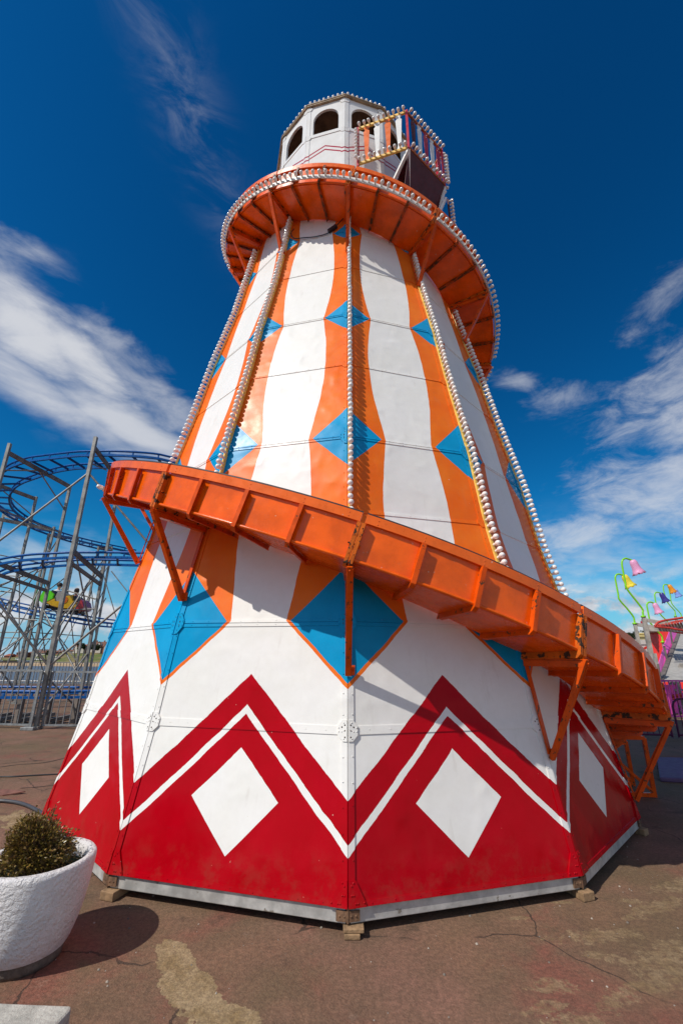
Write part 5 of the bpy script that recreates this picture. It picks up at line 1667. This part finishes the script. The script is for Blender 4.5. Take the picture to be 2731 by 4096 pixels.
for x in range(520, 830, 34):
    t_ = (x - 490) / 340
    rp('red_tie', lambda b: b.bar(at(*q4(x, 118 - 55 * t_ + 40), 14.8), at(*q4(x + 26, 172 + 26 * t_), 15.8), .06, .05), 'redtrack')
YA, YB = 13.2, 21.0
def ramp(b):
    L0, L1 = at(*q4(582, 790), YA), at(*q4(802, 215), YB)
    w = Vector((.62, 0, 0))
    b.prism([L0, L1, L1 + w, L0 + w], (0, 0, -.06))
rp('ramp_deck', ramp, 'deck')
def kerb(b):
    L0, L1 = at(*q4(566, 800), YA - .02), at(*q4(786, 222), YB)
    b.bar(L0, L1, .12, .10)
rp('ramp_edge', kerb, 'galvdk')
def pinkside(b):
    P = [at(*q4(549, 800), YA), at(*q4(636, 585), YA + 2.5), at(*q4(700, 425), YA + 5), at(*q4(760, 215), YB), at(*q4(742, 125), YB + 2.0), at(*q4(663, 205), YA + 6.7), at(*q4(590, 395), YA + 3.9), at(*q4(527, 605), YA + 1.2)]
    b.prism(P, (.03, 0, 0))
rp('pink_side', pinkside, 'hotpink')
for pa_, pb_, Y in (((600, 395), (638, 585), YA + 2.45), ((672, 210), (706, 425), YA + 4.9), ((742, 130), (762, 225), YB - .1), ((527, 605), (550, 800), YA - .05)):
    rp('side_stay', lambda b: b.bar(at(*q4(*pa_), Y), at(*q4(*pb_), Y), .05, .05), 'galvdk')
for x, Y in ((600, 13.6), (640, 13.9), (680, 14.2)):
    p = at(*q4(x, 850), Y)
    rp('pink_board', lambda b: b.obox((p.x, p.y, p.z / 2), (.12, 0, 0), (0, .02, 0), (0, 0, p.z / 2)), 'hotpink')
for x in (745, 800, 835):
    p = at(*q4(x, 600 if x > 760 else 800), 14.5)
    rp('trestle', lambda b: (b.bar(p, Vector((p.x, p.y, 0)), .09, .09), b.bar(p, Vector((p.x - .7, p.y + .3, .2)), .07, .07)), 'greywood')
for y0, x0 in ((905, 590), (965, 640), (1100, 620), (1160, 625)):
    rp('step_board', lambda b: b.bar(at(*q4(x0, y0), 14.2), at(*q4(900, y0 + 10), 14.2), .25, .06), 'greywood')
for y0 in (985, 1020):
    rp('red_rail', lambda b: b.tube([at(*q4(640, y0), 13.8), at(*q4(900, y0 - 30), 13.8)], .035, 8), 'redtrack')
fence_panel((at(*q4(556, 800), 12.6).x, 12.6, 0), (at(*q4(556, 800), 12.6).x + 3.2, 12.5, 0), at(*q4(560, 802), 12.6).z, 'tall purple barred fence in front of the pink ramp', mat='purple', z0=.06, step=.10, rb=.012)
def barrier(x, y, label, h=.72, L=1.9):
    t = thing('crowd_barrier', label, 'barrier', (x, y, 0), 'dark purple crowd barriers')
    b = MB(); e = Vector((1, -.08, 0)).normalized(); A = Vector((x, y, 0))
    pts_ = [A + Vector((0, 0, .03)), A + Vector((0, 0, h - .14)), A + e * .03 + Vector((0, 0, h - .06)), A + e * .10 + Vector((0, 0, h - .012)), A + e * .18 + Vector((0, 0, h)), A + e * (L - .18) + Vector((0, 0, h)), A + e * (L - .1) + Vector((0, 0, h - .012)), A + e * (L - .03) + Vector((0, 0, h - .06)), A + e * L + Vector((0, 0, h - .14)), A + e * L + Vector((0, 0, .03))]
    b.tube(pts_, .02, 8); b.tube([A + Vector((0, 0, .07)), A + e * L + Vector((0, 0, .07))], .018, 8)
    b.build('frame', MT['plum'], t)
    b = MB()
    for i in range(1, 17):
        b.tube([A + e * L * i / 17 + Vector((0, 0, .07)), A + e * L * i / 17 + Vector((0, 0, h))], .008, 6, caps=False)
    b.build('bars', MT['plum'], t)
bx = gnd(*q4(722, 1488))
barrier(bx.x - 1.92, bx.y + .16, 'dark purple crowd barrier with rounded corner directly behind the chute end')
barrier(bx.x + .10, bx.y, 'dark purple crowd barrier at the right edge of the photo')
# buildings behind
rb_ = thing('red_shed', 'bright red corrugated sheet building behind the lamp posts', 'building', at(*q4(540, 545), 25))
def sbox(b, x0, x1, Y, z0, z1, dep, mi=0):
    sh = dep * .64
    b.hexa([(x0, Y, z0), (x1, Y, z0), (x1 + sh, Y + dep, z0), (x0 + sh, Y + dep, z0), (x0, Y, z1), (x1, Y, z1), (x1 + sh, Y + dep, z1), (x0 + sh, Y + dep, z1)], mi)
def corr(b):
    A_, B_ = at(*q4(428, 205), 26.2), at(*q4(690, 205), 22.6)
    A_, B_ = Vector((A_.x, A_.y, 0)), Vector((B_.x, B_.y, 0))
    zt = at(*q4(428, 205), 26.2).z
    e = (B_ - A_).normalized(); nn = Vector((e.y, -e.x, 0)); L = (B_ - A_).length
    m_ = int(L / .13)
    prof = []
    for i in range(m_):
        t0 = L * i / m_; w_ = L / m_
        prof += [(t0, 0), (t0 + w_ * .2, .04), (t0 + w_ * .5, .04), (t0 + w_ * .7, 0)]
    prof.append((L, 0))
    pts_ = [A_ + e * t_ + nn * o_ for t_, o_ in prof]
    back = [B_ - nn * 3, A_ - nn * 3 + e * 2.2]
    P_ = pts_ + back
    b.prism(P_, (0, 0, zt))
b = MB(); corr(b); b.build('wall', MT['redsheet'], rb_)
b = MB(); p = at(*q4(400, 230), 24.6); sbox(b, p.x, at(*q4(690, 230), 24.6).x, 24.6, p.z, at(*q4(400, 195), 24.6).z, 3.6); b.build('roof', MT['galvdk'], rb_)
wb = thing('white_building', 'white panelled kiosk building behind the flagpole', 'building', at(*q4(340, 560), 28))
x0, x1 = at(*q4(215, 400), 28).x, at(*q4(445, 400), 28).x; zt = at(*q4(250, 318), 28).z
b = MB(); sbox(b, x0, x1, 28, 0, zt, 5)
b.build('wall', MT['wsheet'], wb)
for i in range(6):
    b = MB(); b.box((x0, 27.97, zt * (i + .5) / 6.2), (x1, 28.0, zt * (i + .5) / 6.2 + .03)); b.build('seam_strip', MT['galv'], wb)
b = MB(); b.bar(at(*q4(340, 438), 27.8), at(*q4(450, 380), 27.8), .05, .12); b.build('red_trim', MT['redsheet'], wb)
MT['cream2'] = pmat('pale_yellow_wall', (0.75, 0.60, 0.25), .7, var=.1)
yb = thing('yellow_turret', 'pale yellow stepped turret above the white building', 'turret', at(*q4(335, 320), 34))
b = MB()
for (xa, ya, xb, yb_) in ((300, 326, 372, 272), (308, 272, 364, 242)):
    p, q = at(*q4(xa, ya), 34), at(*q4(xb, yb_), 34)
    sbox(b, p.x, q.x, 34, 0 if ya == 326 else p.z, q.z, 2)
    sbox(b, p.x - .06, q.x + .06, 33.9, q.z - .08, q.z + .02, 2.2)
b.build('wall', MT['cream2'], yb)
tc_ = at(*q4(180, 300), 70); tree((tc_.x, tc_.y, 0), 8.0, at(*q4(180, 195), 70).z * 1.04, 'dark green tree on the skyline just above the orange chute rim', 9, n_leaf=3500, leafs=.28)
tc_ = at(*q4(262, 300), 78); tree((tc_.x, tc_.y, 0), 5.0, at(*q4(180, 270), 78).z * 1.02, 'low dark tree on the skyline beside the white kiosk', 10, n_leaf=1500, leafs=.3)
fl = thing('flagpole', 'thin dark flagpole with a small red, white and blue flag', 'flagpole', Vector((at(*q4(352, 430), 18.5).x, 18.5, 0)))
p = at(*q4(336, 80), 18.5)
b = MB(); b.tube([Vector((p.x, 18.5, 0)), p], .018, 8); b.build('pole', MT['galvdk'], fl)
MT['fblue'] = pmat('flag_blue', (0.02, 0.04, 0.25), .7); MT['fred'] = pmat('flag_red', (0.5, 0.02, 0.04), .7)
b = MB(); f0 = at(*q4(320, 135), 18.5); f1 = at(*q4(348, 98), 18.5)
b.box((f0.x, 18.47, f0.z), (f1.x, 18.475, f1.z), 0)
for m_, w_, o_ in ((1, .055, .004), (2, .030, .008)):
    cxm, czm = (f0.x + f1.x) / 2, (f0.z + f1.z) / 2
    b.box((f0.x, 18.47 - o_, czm - w_), (f1.x, 18.472 - o_, czm + w_), m_)
    b.box((cxm - w_, 18.469 - o_, f0.z), (cxm + w_, 18.471 - o_, f1.z), m_)
b.build('flag', [MT['fblue'], MT['wsheet'], MT['fred']], fl)
# purple landing mat by the chute's mouth
MT['mat'] = pmat('purple_mat', (0.095, 0.048, 0.125), .6, var=.12, vscale=5, bump=.003, bscale=9)
b = MB(); b.prism([gnd(*q4(*p_)) for p_ in ((558, 1992), (900, 2010), (960, 1752), (640, 1744), (520, 1744))], (0, 0, .05))
tag(b.build('landing_mat', MT['mat'], None, gnd(*q4(620, 1900)), bevel=.012), 'flat purple landing mat on the ground in the shade by the chute mouth', 'mat')
